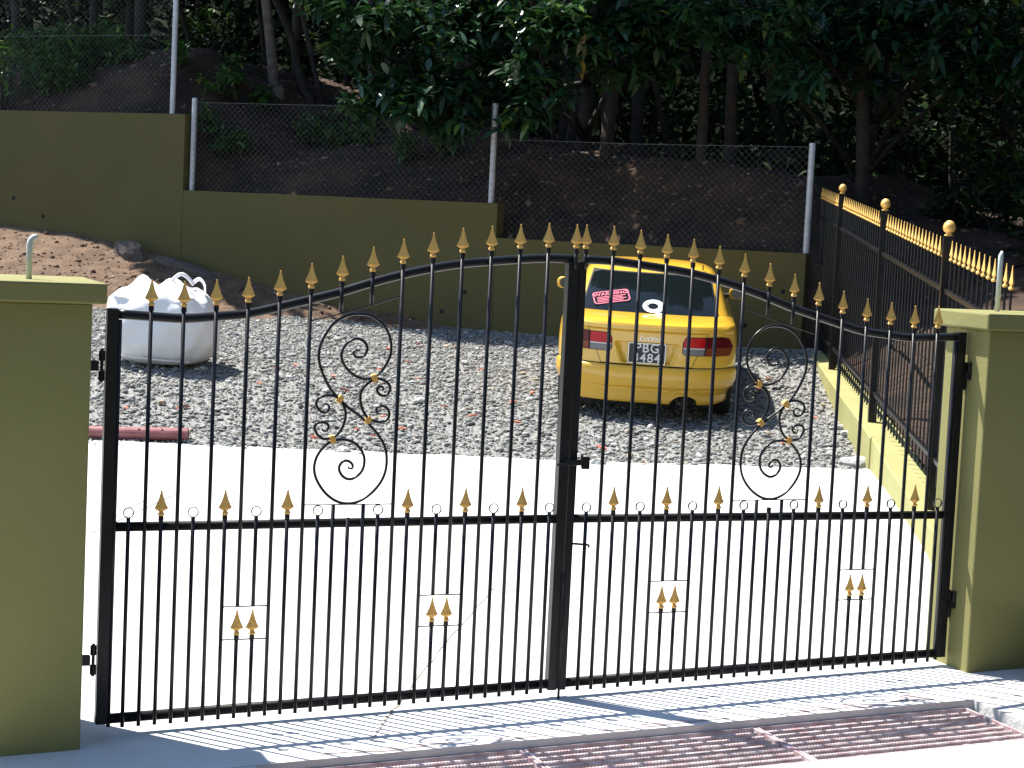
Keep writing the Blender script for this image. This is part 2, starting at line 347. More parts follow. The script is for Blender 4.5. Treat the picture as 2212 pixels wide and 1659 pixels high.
# ------------------------------------------------------------------ stones and gravel
ICO_V = []; ph = (1+5**.5)/2
for a in (-1,1):
    for b in (-ph,ph): ICO_V += [(0,a,b),(a,b,0),(b,0,a)]
ICO_V = np.array(ICO_V)/math.sqrt(1+ph*ph)
from itertools import combinations
def _ico_faces():
    d = np.linalg.norm(ICO_V[:,None]-ICO_V[None],axis=-1); e = d[d>.01].min()*1.05; F = []
    for a,b,c in combinations(range(12),3):
        if d[a,b]<e and d[b,c]<e and d[a,c]<e:
            n = np.cross(ICO_V[b]-ICO_V[a],ICO_V[c]-ICO_V[a]); F.append((a,b,c) if n@ICO_V[a]>0 else (a,c,b))
    return np.array(F)
ICO_F = _ico_faces()
def stone_cloud(name, P, size, mtl, rnd, flat=(.28,.55)):
    N = len(P); jit = 1+RNG.uniform(-.28,.28,(N,12,1)); sc = np.stack([RNG.uniform(.7,1.35,N),RNG.uniform(.55,1.0,N),RNG.uniform(*flat,N)],-1)*size[:,None]
    an = RNG.uniform(0,6.28,N); tl = RNG.normal(0,.22,N); V = ICO_V[None]*jit*sc[:,None]
    c,s_ = np.cos(tl)[:,None],np.sin(tl)[:,None]; V = np.stack([V[...,0]*c-V[...,2]*s_,V[...,1],V[...,0]*s_+V[...,2]*c],-1)
    c,s_ = np.cos(an)[:,None],np.sin(an)[:,None]; V = np.stack([V[...,0]*c-V[...,1]*s_,V[...,0]*s_+V[...,1]*c,V[...,2]],-1)
    V += P[:,None]; F = (ICO_F[None]+12*np.arange(N)[:,None,None]).reshape(-1,3)
    me = bpy.data.meshes.new(name); me.vertices.add(N*12); me.vertices.foreach_set('co', V.astype(np.float32).ravel())
    me.loops.add(len(F)*3); me.loops.foreach_set('vertex_index', F.astype(np.int32).ravel())
    me.polygons.add(len(F)); me.polygons.foreach_set('loop_start', np.arange(0,len(F)*3,3,dtype=np.int32)); me.polygons.foreach_set('loop_total', np.full(len(F),3,dtype=np.int32))
    at_ = me.attributes.new('rnd','FLOAT','POINT'); at_.data.foreach_set('value', np.repeat(rnd,12).astype(np.float32))
    me.update(); me.validate(); me.materials.append(mtl); o = bpy.data.objects.new(name, me); COL.objects.link(o); return o
def yard_points(N):
    P = np.stack([RNG.uniform(-4.5,7.8,N*3),RNG.uniform(4.6,19,N*3)],-1); wd = (P-WA)@WN
    ok = (P[:,1] > edge_y(P[:,0])-.04-RNG.exponential(.035,len(P))) & (P[:,0] < 2.35+.49*P[:,1]) & (wd < -.05)
    rel = P-CAM[:2]; dep = rel@np.array([math.sin(YAW),math.cos(YAW)]); lat = rel@np.array([math.cos(YAW),-math.sin(YAW)])
    ok &= (np.abs(lat) < dep*.30+.6); return P[ok]
P2 = yard_points(100000); P2 = P2[:62000]
sz = np.clip(RNG.lognormal(-4.42,.5,len(P2)),.006,.045)
sz[RNG.random(len(P2)) < .012] *= 1.7
gv = stone_cloud('gravel', np.column_stack([P2, gz(P2[:,0],P2[:,1])-.006+.012*np.sin(P2[:,0]*5.1)*np.sin(P2[:,1]*4.3)]), sz, STONEM, RNG.random(len(P2)))
gv['kind'] = 'stuff'
# soil clods
N = 5200; s_ = RNG.uniform(-4.2,3.6,N); d_ = RNG.uniform(.05,5,N)
ok = d_ < .4+3.3*np.clip((1.7-s_)/4.2,0,1)+RNG.normal(0,.22,N); s_, d_ = s_[ok], d_[ok]
PZ = np.array([soil_z(a,b) for a,b in zip(s_,d_)])
cl = stone_cloud('soil_clods', PZ, np.clip(RNG.lognormal(-4.25,.55,len(PZ)),.005,.06), CLODM, RNG.random(len(PZ))**1.6, flat=(.5,.9)); cl['kind'] = 'stuff'
# forest floor debris
N = 9000; s_ = RNG.uniform(-6,13,N); d_ = RNG.uniform(.2,7,N)**1.0; P_ = WA[None]+np.outer(s_,WD)+np.outer(d_,WN)
fd = stone_cloud('forest_litter', np.column_stack([P_, bank_z(s_,d_)]), np.clip(RNG.lognormal(-4.0,.5,N),.008,.07), CLODM, RNG.random(N)**1.5, flat=(.25,.7)); fd['kind'] = 'stuff'
# stones and shards one can pick out
STONE_S = mat('pale_stone', (.40,.41,.40), .8, (.52,.52,.50), 9, bump=.5, bscale=40)
STONE_T = mat('tan_stone', (.40,.31,.20), .85, (.50,.42,.30), 9, bump=.5, bscale=40)
SHARD = mat('terracotta', (.50,.12,.07), .8, (.58,.20,.13), 20, bump=.2)
def rock_mesh(name, mtl, seed, flat):
    r = np.random.default_rng(seed); bm = bmesh.new(); bmesh.ops.create_icosphere(bm, subdivisions=3 if name == 'boulder' else 2, radius=1)
    for v in bm.verts:
        c = v.co; k = 1+.18*math.sin(c.x*3+seed)+.15*math.sin(c.y*4.1+seed*2)+.12*math.sin(c.z*3.7+c.x*2+seed)+r.uniform(-.06,.06)
        v.co = Vector((c.x*k*1.25, c.y*k*.85, c.z*k*flat))
    me = bpy.data.meshes.new(name); bm.to_mesh(me); bm.free(); me.materials.append(mtl); return me
RK = [rock_mesh('stone', STONE_S if k%3 else STONE_T, k+1, .45+.1*(k%3)) for k in range(6)]
spots = yard_points(3000)[:75]
for k, (x,y) in enumerate(spots):
    o = inst(RK[k%6], 'stone', loc=(x,y,g1(x,y)+.008), rot=(random.uniform(-.2,.2),random.uniform(-.2,.2),random.uniform(0,6)), sc=[random.uniform(.022,.042)]*3)
    if k%6 in (0,3): tag(o, 'tan broken stone lying loose on the grey gravel yard', 'stone', 'tan stones on the gravel')
    else: tag(o, 'pale grey broken stone lying loose on the grey gravel yard', 'stone', 'grey stones on the gravel')
for px, py, sc_ in ((1885,990,.10),(1862,1004,.13),(1835,1000,.11),(1800,985,.09),(1832,940,.10),(1815,925,.08),(600,815,.08),(740,975,.09),(1290,1002,.09),(905,868,.1)):
    p = ghit(px,py); tag(inst(RK[random.choice((1,2,4,5))], 'stone', loc=(p[0],p[1],p[2]+.012), rot=(.1,.1,random.uniform(0,6)), sc=[sc_*.6]*3), 'pale grey broken stone lying loose on the grey gravel yard', 'stone', 'grey stones on the gravel')
def shard_mesh(seed):
    r = random.Random(seed); k = r.choice((4,5,4)); m = MB(); pts = []
    for j in range(k):
        a = 6.283*j/k+r.uniform(-.3,.3); rr = r.uniform(.7,1.2); pts.append((1.5*rr*math.cos(a), .75*rr*math.sin(a)))
    m.add([(x,y,0) for x,y in pts]+[(x*.94,y*.94,.34) for x,y in pts], [tuple(range(k-1,-1,-1)), tuple(range(k,2*k))]+[(j,(j+1)%k,k+(j+1)%k,k+j) for j in range(k)])
    return m.mesh('tile_shard', SHARD)
SH = [shard_mesh(s) for s in range(5)]
for k, (px,py) in enumerate([(880,783),(272,884),(388,884),(402,880),(745,845),(905,745),(690,950),(678,948),(810,945),(869,928),(828,902),(1022,900),(1107,872),(1117,915),(1300,970),(840,755),(820,800),(640,792),(600,797),(930,755),(985,752),(1250,815),(1690,960),(1660,820),(1640,845),(1815,858),(1390,1003),(1760,905),(720,815),(905,820),(960,880),(560,830),(770,930),(1150,850),(1040,800)]):
    p = ghit(px,py); q = random.uniform(.025,.05)
    tag(inst(SH[k%5], 'tile_shard', loc=(p[0],p[1],p[2]+.008), rot=(random.uniform(-.25,.25),random.uniform(-.25,.25),random.uniform(0,6)), sc=(q,q,q)), 'broken red clay tile shard lying on the grey gravel', 'tile shard', 'red tile shards in the gravel')

# ------------------------------------------------------------------ pillars
def pillar(x0, x1, y0, y1, ztop, zb, name, label, pipe, ptop, bend):
    t = thing(name, label, 'pillar', ((x0+x1)/2,(y0+y1)/2,zb)); ox, oy = (x0+x1)/2, (y0+y1)/2
    m = MB(); m.box((x0-ox,y0-oy,0),(x1-ox,y1-oy,ztop-.085-zb)); m.build('shaft', OLIVE, t, bevel=.008)
    m = MB(); m.box((x0-ox-.05,y0-oy-.05,ztop-.0849-zb),(x1-ox+.05,y1-oy+.05,ztop-zb)); m.build('cap', OLIVE, t, bevel=.01)
    px, py = pipe[0]-ox, pipe[1]-oy; z0 = ztop-zb-.002; h = ptop-ztop
    path = [(px,py,z0),(px,py,z0+h*.8)]+([(px+.004,py,z0+h*.9),(px+.016,py,z0+h*.97),(px+.03,py,z0+h)] if bend else [(px,py,z0+h*.92),(px+.006,py,z0+h)])
    m = MB(); m.tube(path, [.0125]*(len(path)-1)+[.009 if bend else .006], 10); m.build('conduit', PVC, t, smooth=True)
    return t, ox, oy
pl, plx, ply = pillar(-2.80,-2.215,-.19,.36,1.897,-.12,'gate_pillar','olive rendered gate pillar with flat cap carrying hooked grey conduit',(-2.45,-.02),2.075,True)
pr_, prx, pry = pillar(2.15,2.74,-.18,.19,1.892,-.02,'gate_pillar','olive rendered gate pillar with flat cap, black fence ends at it',(2.372,.08),2.20,False)

# ------------------------------------------------------------------ gate
TIPS = [1.91,1.908,1.92,1.935,1.968,2.004,2.041,2.086,2.126,2.159,2.185,2.201,2.215,2.226,2.227]
XL = [.024+.1374*(14-i) for i in range(15)]
def tipz(ax): return float(np.interp(ax, XL[::-1], TIPS[::-1]))
def railz(ax): return 1.762 if ax > 2.0 else tipz(ax)-.158+ (0 if ax < 1.9 else (ax-1.9)*.08)
def zbot(x): return .095+.028*x
def spear_mesh():
    m = MB(); m.lathe([(.0088,0),(.013,.003),(.0138,.008),(.0105,.013),(.008,.016)], 10)
    prof = [(.0075,.0145),(.0095,.019),(.0262,.0295),(.0272,.0315),(.0238,.0385),(.018,.051),(.0128,.065),(.0086,.079),(.0052,.092),(.0034,.101),(.0036,.105),(.0012,.108)]
    vs = [(x, y, z) for w, z in prof for x, y in ((w,0),(0,w*.40+.0012),(-w,0),(0,-w*.40-.0012))]
    fs = [(i*4+j, i*4+(j+1)%4, (i+1)*4+(j+1)%4, (i+1)*4+j) for i in range(len(prof)-1) for j in range(4)]+[(3,2,1,0),tuple((len(prof)-1)*4+j for j in range(4))]
    m.add(vs, fs); return m.mesh('spear_head', GOLD)
SPEAR = spear_mesh()
m = MB(); m.lathe([(.0105,0),(.0115,.004),(.0115,.018),(.0098,.022)], 8, rot=math.pi/8); SOCK = m.mesh('socket', BLACK)
def torus_mesh(name, R_, r_, mtl, n=24, k=6, sy=1.0):
    m = MB(); vs = []
    for i in range(n):
        a = 2*math.pi*i/n
        for j in range(k):
            b = 2*math.pi*j/k; vs.append(((R_+r_*math.cos(b))*math.cos(a), r_*sy*math.sin(b), (R_+r_*math.cos(b))*math.sin(a)))
    fs = [(i*k+j, i*k+(j+1)%k, ((i+1)%n)*k+(j+1)%k, ((i+1)%n)*k+j) for i in range(n) for j in range(k)]
    m.add(vs, fs); return m.mesh(name, mtl, True)
RING = torus_mesh('ring', .0215, .0022, BLACK, sy=3.2)
def collar_mesh():
    m = MB(); m.box((-.011,-.012,-.017),(.011,.012,.017)); m.box((-.0125,-.0135,-.006),(.0125,.0135,.006)); return m.mesh('collar', GOLD)
COLLAR = collar_mesh()
SC_S = [(-1.031,1.63),(-1.047,1.634),(-1.06,1.621),(-1.046,1.604),(-1.022,1.603),(-1.004,1.617),(-.997,1.643),(-1.009,1.668),(-1.033,1.682),(-1.059,1.681),(-1.09,1.662),(-1.11,1.628),(-1.111,1.593),(-1.091,1.557),(-1.058,1.527),(-1.02,1.51),(-.983,1.509),(-.941,1.529),(-.911,1.565),(-.889,1.617),(-.889,1.668),(-.907,1.719),(-.941,1.759),(-.99,1.787),(-1.043,1.792),(-1.1,1.781),(-1.152,1.749),(-1.186,1.702),(-1.208,1.656),(-1.215,1.611),(-1.21,1.57),(-1.195,1.53),(-1.172,1.485),(-1.15,1.453),(-1.123,1.425),(-1.068,1.377),(-1.024,1.347),(-.986,1.316),(-.947,1.28),(-.913,1.236),(-.892,1.19),(-.886,1.133),(-.895,1.081),(-.92,1.035),(-.961,.993),(-1.013,.963),(-1.066,.956),(-1.114,.969),(-1.158,1.0),(-1.191,1.041),(-1.211,1.082),(-1.216,1.123),(-1.206,1.164),(-1.182,1.2),(-1.151,1.226),(-1.11,1.238),(-1.067,1.236),(-1.029,1.218),(-1.001,1.185),(-.989,1.149),(-.995,1.107),(-1.018,1.079),(-1.049,1.064),(-1.079,1.072),(-1.1,1.097),(-1.102,1.123),(-1.085,1.144),(-1.061,1.144),(-1.043,1.128),(-1.044,1.113),(-1.057,1.112),(-1.063,1.12)]
SC_R = [(-.921,1.355),(-.934,1.354),(-.944,1.365),(-.94,1.381),(-.919,1.39),(-.898,1.381),(-.884,1.36),(-.887,1.335),(-.908,1.32),(-.938,1.318),(-.968,1.329),(-.989,1.344),(-1.007,1.37),(-1.017,1.4),(-1.02,1.431),(-1.013,1.457),(-.993,1.483),(-.97,1.5),(-.946,1.51),(-.919,1.504),(-.894,1.489),(-.884,1.466),(-.895,1.44),(-.916,1.434),(-.938,1.445),(-.944,1.463),(-.934,1.474),(-.92,1.473),(-.915,1.463),(-.922,1.457)]
SC_L = [(-1.192,1.391),(-1.176,1.396),(-1.162,1.389),(-1.16,1.374),(-1.172,1.359),(-1.193,1.361),(-1.21,1.376),(-1.218,1.398),(-1.206,1.421),(-1.175,1.432),(-1.144,1.432),(-1.117,1.42),(-1.098,1.395),(-1.084,1.359),(-1.087,1.318),(-1.101,1.282),(-1.126,1.254),(-1.162,1.242),(-1.189,1.246),(-1.21,1.264),(-1.222,1.292),(-1.212,1.31),(-1.189,1.315),(-1.168,1.31),(-1.158,1.295),(-1.169,1.277),(-1.182,1.279),(-1.188,1.287)]
SC_C = [(-.96,1.511,.3),(-1.113,1.417,-.65),(-.981,1.326,-.7),(-1.14,1.24,.3)]
YB = -.029; RB = .0088; ZM = .866
def gate_leaf(sg):
    hx = sg*2.102
    t = thing('gate_leaf', 'black wrought iron gate leaf hung on the pillar with hooked conduit' if sg < 0 else 'black wrought iron gate leaf carrying the latch, hung on the fence-side pillar', 'gate', (hx,0,zbot(hx)-.02))
    O = Vector((hx,0,zbot(hx)-.02))
    def L(p): return tuple(Vector(p)-O)
    def tube(name, pts, r, n=8, mtl=BLACK, sm=True, sy=1.0):
        m = MB(); m.tube([L(p) for p in pts], r, n, sy=sy); return m.build(name, mtl, t, smooth=sm)
    def box(name, a, b, mtl=BLACK, bev=.003, par=None):
        m = MB(); m.box(L(a), L(b)); return m.build(name, mtl, par or t, bevel=bev)
    X = lambda ax: sg*ax
    def bx(name, xa, xb, ya, yb, za, zb, mtl=BLACK, bev=.003, par=None):
        return box(name, (min(xa,xb),ya,za), (max(xa,xb),yb,zb), mtl, bev, par)
    # frame
    bx('hinge_stile', X(2.079), X(2.127), -.024, .024, zbot(hx)-.018, 1.785)
    tube('edge_bar', [(X(2.073),-.014,zbot(hx)-.03),(X(2.073),-.014,1.74)], .009)
    if sg < 0:
        bx('meeting_stile', -.053, -.009, -.024, .024, zbot(0)-.028, 2.06)
        bx('closing_strip', -.0088, -.0035, -.018, -.006, zbot(0)-.02, 2.055, bev=.001)
    else:
        bx('meeting_stile', .0, .037, -.024, .024, zbot(0)-.028, 2.06)
    xi = .05 if sg < 0 else .04
    tube('top_rail', smooth_curve([(X(a),0,railz(a)) for a in [.03]+[.16+.137*k for k in range(14)]+[2.08]], 3), .0205, 12)
    tube('middle_rail', [(X(xi),0,ZM+.004),(X(1.0),0,ZM),(X(2.08),0,ZM-.004)], .0205, 12, BLACKR)
    tube('bottom_rail', [(X(xi),0,zbot(X(xi))),(X(2.08),0,zbot(X(2.08)))], .0218, 12, BLACKR)
    boxes = {-1: [(7,10,.536,.394),(20,23,.511,.366)], 1: [(6,9,.57,.419),(21,24,.60,.45)]}[sg]
    inner = {m_: b for b in boxes for m_ in (b[0]+1,b[0]+2)}
    def bar(xp, za, zb): tube('bar', [(xp,YB,za),(xp,YB,zb)], RB, 8)
    def spear(xp, base):
        inst(SOCK, 'socket', t, L((xp,YB,base-.022))); inst(SPEAR, 'spear_head', t, L((xp,YB,base)), (0,0,random.uniform(-.06,.06)), (1.08,1.08,1.02))
    for k in range(0, 30):
        ax = .024+.0687*k; xp = X(ax); zb0 = zbot(xp)-.033
        if k == 0: 
            bar(xp, zbot(0)+1.93, tipz(ax)-.13); spear(xp, tipz(ax)-.108); continue
        if ax > 2.04: continue
        segs = []
        if k % 2 == 0:                                   # tall bars
            top = tipz(ax)-.13; spear(xp, tipz(ax)-.108)
            if k in (14,16):                             # interrupted by the scroll panel
                zt = 1.755+(1.261-ax)*.297
                segs = [(zt, top)]; low_top = .951
            else: low_top = top
        elif k == 15:                                    # stub under the scroll
            low_top = .893
            if sg > 0: inst(SOCK, 'socket', t, L((xp,YB,.893)))
        elif (k//2) % 2 == 0:
            low_top = .905; inst(RING, 'ring', t, L((xp,YB,.9265)))
        elif k in (13,17):
            low_top = .905; inst(RING, 'ring', t, L((xp,YB,.9265)))
        else:
            low_top = .892; spear(xp, .912)
        if k in inner:
            b = inner[k]; bar(xp, b[2], low_top); bar(xp, zb0, b[3]); spear(xp, b[3]+.02)
        else: bar(xp, zb0, low_top)
        for a, b in segs: bar(xp, a, b)
    for b in boxes:
        for z in (b[2], b[3]):
            tube('cross_rod', [(X(.024+.0687*b[0]),YB,z),(X(.024+.0687*b[1]),YB,z)], .003, 6)
    # scroll panel
    xa, xb = X(.848), X(1.261)
    tube('scroll_flat', [(xa,YB,.952),(xb,YB,.952)], .0026, 6)
    tube('scroll_flat', [(xa,YB,1.755+.413*.297),(X(1.05),YB,1.755+.211*.26),(xb,YB,1.755)], .003, 6)
    for nm, pts in (('scroll', SC_S), ('small_scroll', SC_R), ('small_scroll', SC_L)):
        c = smooth_curve([(-sg*p[0]*-1 if False else (p[0] if sg < 0 else -p[0]), YB, p[1]) for p in pts], 4)
        n = len(c); rr = [.0066*(.55+.45*min(1,min(i,n-1-i)/14)) for i in range(n)]
        tube(nm, c, rr, 6, sy=1.15)
    for x, z, a in SC_C:
        inst(COLLAR, 'collar', t, L((x if sg < 0 else -x, YB, z)), (0, -a if sg < 0 else a, 0))
    # hinges on the stile
    for z in ((1.544,.295) if sg < 0 else (1.566,.407)):
        m = MB(); xo = X(2.127); 
        m.tube([L((X(2.142),-.004,z-.062)),L((X(2.142),-.004,z-.022))], .0135, 10); m.tube([L((X(2.142),-.004,z+.022)),L((X(2.142),-.004,z+.062))], .0135, 10)
        m.tube([L((X(2.142),-.004,z-.07)),L((X(2.142),-.004,z+.07))], .007, 8)
        m.build('hinge', BLACK, t)
    if sg > 0:
        lt = bx('latch', -.03, .075, -.052, -.0305, 1.125, 1.15)
        m = MB(); m.tube([L((-.075,-.045,1.128)),L((.07,-.045,1.13))], .0065, 8); m.tube([L((.045,-.055,1.13)),L((.045,-.058,1.175))], .006, 8); m.build('bolt', BLACK, lt)
        m = MB(); m.box(L((.048,-.062,1.108)),L((.085,-.04,1.165))); m.build('padlock', BLACK, lt, bevel=.004)
        m = MB(); m.tube([L((.03,-.03,.758)),L((.1,-.034,.752)),L((.112,-.034,.75)),L((.112,-.034,.738))], .0055, 8); m.build('pull_handle', BLACK, t, smooth=True)
    else:
        m = MB(); m.tube([L((-.004,-.036,.62)),L((-.004,-.036,.026))], .006, 8); m.build('drop_bolt', BLACK, t, smooth=True)
    return t
gate_leaf(-1); gate_leaf(1)
# brackets that carry the hinges belong to the pillars
for z in (1.544,.295):
    m = MB(); m.box((-2.2148-plx,-.02-ply,z-.021+.12),(-2.156-plx,.012-ply,z+.021+.12)); m.build('hinge_bracket', BLACK, pl, bevel=.002)
for z in (1.566,.407):
    m = MB(); m.box((2.157-prx,-.03-pry,z-.02+.02),(2.19-prx,.03-pry,z+.02+.02)); m.box((2.128-prx,-.05-pry,z-.016+.02),(2.152-prx,-.026-pry,z+.018+.02)); m.tube([(2.146-prx,-.04-pry,z+.02),(2.146-prx,-.04-pry,z+.09)], .012, 8)
    m.build('hinge_bracket', BLACK, pr_, bevel=.002)

# ------------------------------------------------------------------ drain grates
def rebar_mesh(Lx):
    m = MB(); n = 8; k = int(Lx/.0075); vs = []
    for i in range(k+1):
        rr = .0098 if (i % 2) else .0079
        for j in range(n):
            a = 2*math.pi*(j+.5)/n; vs.append((-Lx/2+Lx*i/k, rr*math.cos(a), rr*math.sin(a)))
    m.add(vs, [(i*n+j, i*n+(j+1)%n, (i+1)*n+(j+1)%n, (i+1)*n+j) for i in range(k) for j in range(n)]); return m.mesh('grate_bar', REDOX)
REB = rebar_mesh(1.085)
for gx, gl in ((-.985,'red primed ribbed bar drain grate in front of the scroll nearer the bulk bag'),(.145,'middle red primed ribbed bar drain grate in front of where the gate leaves meet'),(1.275,'red primed ribbed bar drain grate in front of the fence-side gate pillar')):
    a = math.atan(.029); zc = .03+.029*gx-.048
    g = thing('drain_grate', gl, 'drain grate', (gx,-.945,zc), (0,-a,0), 'drain grates across the gateway')
    for k in range(9): inst(REB, 'grate_bar', g, (0,-.262+k*.0655,0), (random.uniform(0,6),0,0))
    for sx in (-1,1):
        m = MB(); m.box((sx*.556-.006,-.315,-.012),(sx*.556+.006,.315,.012)); m.build('end_flat', REDOX, g)
    for sy in (-1,1):
        m = MB(); m.box((-.55,sy*.312-.004,-.016),(.55,sy*.312+.004,.014)); m.build('edge_angle', REDOX, g)
    for k in (-.27,.27):
        m = MB(); m.box((k-.006,-.308,-.030),(k+.006,.308,-.0105)); m.build('support_flat', REDOX, g)

# ------------------------------------------------------------------ dwarf wall and black fence
def fpt(y, off=0): return np.array([2.47+.49*y,y])+FN*off
dw = thing('dwarf_wall', 'low sunlit olive dwarf wall carrying the black spear fence', 'wall', (3.655,2.418,.2))
O = Vector((3.655,2.418,.2))
ys = [.2,1.4,2.2,3.0,3.8,4.85,5.75,7.2,8.8,10.4]; tz = [.38,.455,.487,.527,.57,.665,.715,.775,.855,.95]
segs = [(0,5,0),(5,9,.012)]
for a, b, of in segs:
    m = MB(); vs = []; ii = range(a,b+1)
    for i in ii:
        for off, z in ((-.09-of,-.5),(-.09-of,tz[i]-.012),(-.078-of,tz[i]),(.17,tz[i]+.004),(.17,-.5)):
            p = fpt(ys[i], off); vs.append((p[0]-O.x,p[1]-O.y,z-O.z if z > 0 else -.7))
    k = len(list(ii)); fs = [(i*5+j, (i+1)*5+j, (i+1)*5+j+1, i*5+j+1) for i in range(k-1) for j in range(4)]+[(0,1,2,3,4),tuple((k-1)*5+j for j in (4,3,2,1,0))]
    m.add(vs, fs); m.build('coping', OLIVE_SUN, dw)
ft = thing('boundary_fence', 'black steel fence with gold spear points and gold ball posts on the dwarf wall', 'fence', (3.655,2.418,.5))
O2 = Vector((3.655,2.418,.5))
def FL(y, z, off=0.06): p = fpt(y, off-.06); return (p[0]-O2.x,p[1]-O2.y,z-O2.z)
def spb(y): return 1.975+.0645*y
def rail_hi(y): return 1.775+.0635*y
def rail_lo(y): return .735+.0395*y
def wtop(y): return float(np.interp(y, ys, tz))
angF = -math.atan2(.49,1.0)
m = MB(); m.box((-.034,-.034,0),(.034,.034,1.0)); POSTM = m.mesh('fence_post', BLACK)
m = MB(); m.lathe([(.012,0),(.026,.004),(.026,.012),(.016,.018),(.018,.026)]+[(.036*math.sin(math.pi*k/9+.35*(1-k/9)),.063-.038*math.cos(math.pi*k/9)) for k in range(1,9)]+[(.004,.101)], 14); BALLM = m.mesh('gold_ball', GOLD, True)
m = MB(); m.tube([(0,0,0),(0,0,1)], .0075, 6, cap=False); FBAR = m.mesh('fence_bar', BLACK)
PY = [2.37,5.6,9.1]
for y in PY:
    h = spb(y)+.145-wtop(y); inst(POSTM, 'fence_post', ft, FL(y,wtop(y)), (0,0,angF), (1,1,h)); inst(BALLM, 'gold_ball', ft, FL(y,wtop(y)+h), (0,0,0), (1.15,1.15,1.05))
for fz, nm in ((rail_hi,'upper_rail'),(rail_lo,'lower_rail')):
    m = MB(); m.tube([FL(.22,fz(.22)),FL(3,fz(3)),FL(7,fz(7)),FL(11.4,fz(11.4))], .021, 4); m.build(nm, BLACK, ft)
y = .32
while y < 11.4:
    if min(abs(y-p) for p in PY) > .09:
        z0 = rail_lo(y)-.16; inst(FBAR, 'fence_bar', ft, FL(y,z0), (0,0,0), (1,1,spb(y)-z0)); inst(SPEAR, 'spear_head', ft, FL(y,spb(y)), (0,0,angF+math.pi/2), (1.05,1.2,1.2))
    y += .158

# ------------------------------------------------------------------ retaining wall
rw = thing('retaining_wall', 'long olive rendered retaining wall stepping down behind the car', 'wall', (WA[0],WA[1],.6)); O3 = Vector((WA[0],WA[1],.6))
def WL(s, d, z): p = wpt(s, d); return (p[0]-O3.x,p[1]-O3.y,z-O3.z)
def wall_panel(s0, s1, z0, z1, th=.2):
    m = MB(); n = max(1,int((s1-s0)/1.5)); vs = []
    q = [WL(s0,0,z0),WL(s1,0,z0),WL(s1,th,z0),WL(s0,th,z0),WL(s0,0,z1),WL(s1,0,z1),WL(s1,th,z1),WL(s0,th,z1)]
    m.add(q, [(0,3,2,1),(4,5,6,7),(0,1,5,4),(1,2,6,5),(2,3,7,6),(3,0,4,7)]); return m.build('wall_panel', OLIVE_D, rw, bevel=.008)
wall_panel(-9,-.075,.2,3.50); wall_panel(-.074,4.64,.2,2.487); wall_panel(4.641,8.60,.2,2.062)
m = MB(); m.lathe([(.028,0),(.028,.02)], 12); WH = m.mesh('weep_hole', DARK)
wrot = Matrix((( WD[0], 0, -WN[0]),(WD[1], 0, -WN[1]),(0,1,0))).to_euler()
for s, z in ((-2.97,2.281),(-2.43,2.042),(4.24,1.368),(3.93,1.106),(7.92,1.194),(8.35,1.611)):
    inst(WH, 'weep_hole', rw, WL(s,.016,z), wrot)

# ------------------------------------------------------------------ chain link fence
cf = thing('chain_link_fence', 'galvanised chain link fence on posts along the retaining wall top', 'fence', (WA[0],WA[1],2.48)); O4 = Vector((WA[0],WA[1],2.48))
def CL(s, d, z): p = wpt(s, d); return (p[0]-O4.x,p[1]-O4.y,z-O4.z)
for s, z0, z1 in ((-.36,3.5,5.65),(.0,2.487,3.72),(4.5,2.487,3.712),(8.565,2.062,3.318),(-3.6,3.5,5.65)):
    m = MB(); m.tube([CL(s,.1,z0),CL(s,.1,z1-.02),CL(s,.1,z1)], [.037,.037,.033], 12); m.build('fence_post', GALV, cf, smooth=False)
def mesh_panel(s0, s1, z0, z1, d=.06, pitch=.086):
    m = MB(); h = z1-z0; r = .0013; sl_ = .95
    w = h/sl_; k = int((s1-s0+w)/pitch)
    for i in range(k+1):
        for sg in (1,-1):
            a = s0-w+i*pitch if sg > 0 else s0+i*pitch; b = a+w if sg > 0 else a-w; za, zb_ = z0, z1
            pts = []
            t0, t1 = 0.0, 1.0
            for lim, sgn in ((s0,1),(s1,-1)):
                fa, fb = (a-lim)*sgn, (b-lim)*sgn
                if fa < 0 and fb < 0: t0, t1 = 1, 0; break
                if fa < 0: t0 = max(t0, fa/(fa-fb))
                elif fb < 0: t1 = min(t1, fa/(fa-fb))
            if t1-t0 < .02: continue
            p = CL(a+(b-a)*t0, d, za+(zb_-za)*t0); q = CL(a+(b-a)*t1, d, za+(zb_-za)*t1); m.tube([p,q], r, 3, cap=False)
    o = m.build('wire_mesh', WIRE, cf); o['kind'] = 'stuff'
mesh_panel(-7,-.36,3.5,5.6); mesh_panel(0,4.5,2.5,3.66); mesh_panel(4.5,8.56,2.08,3.27)
m = MB()
for s0, s1, zz in ((-7,-.36,(4.55,5.6)),(0,4.5,(3.66,)),(4.5,8.56,(3.27,))):
    for z in zz: m.tube([CL(s0,.06,z),CL((s0+s1)/2,.06,z-.015),CL(s1,.06,z)], .0028, 4, cap=False)
m.build('line_wire', WIRE, cf)

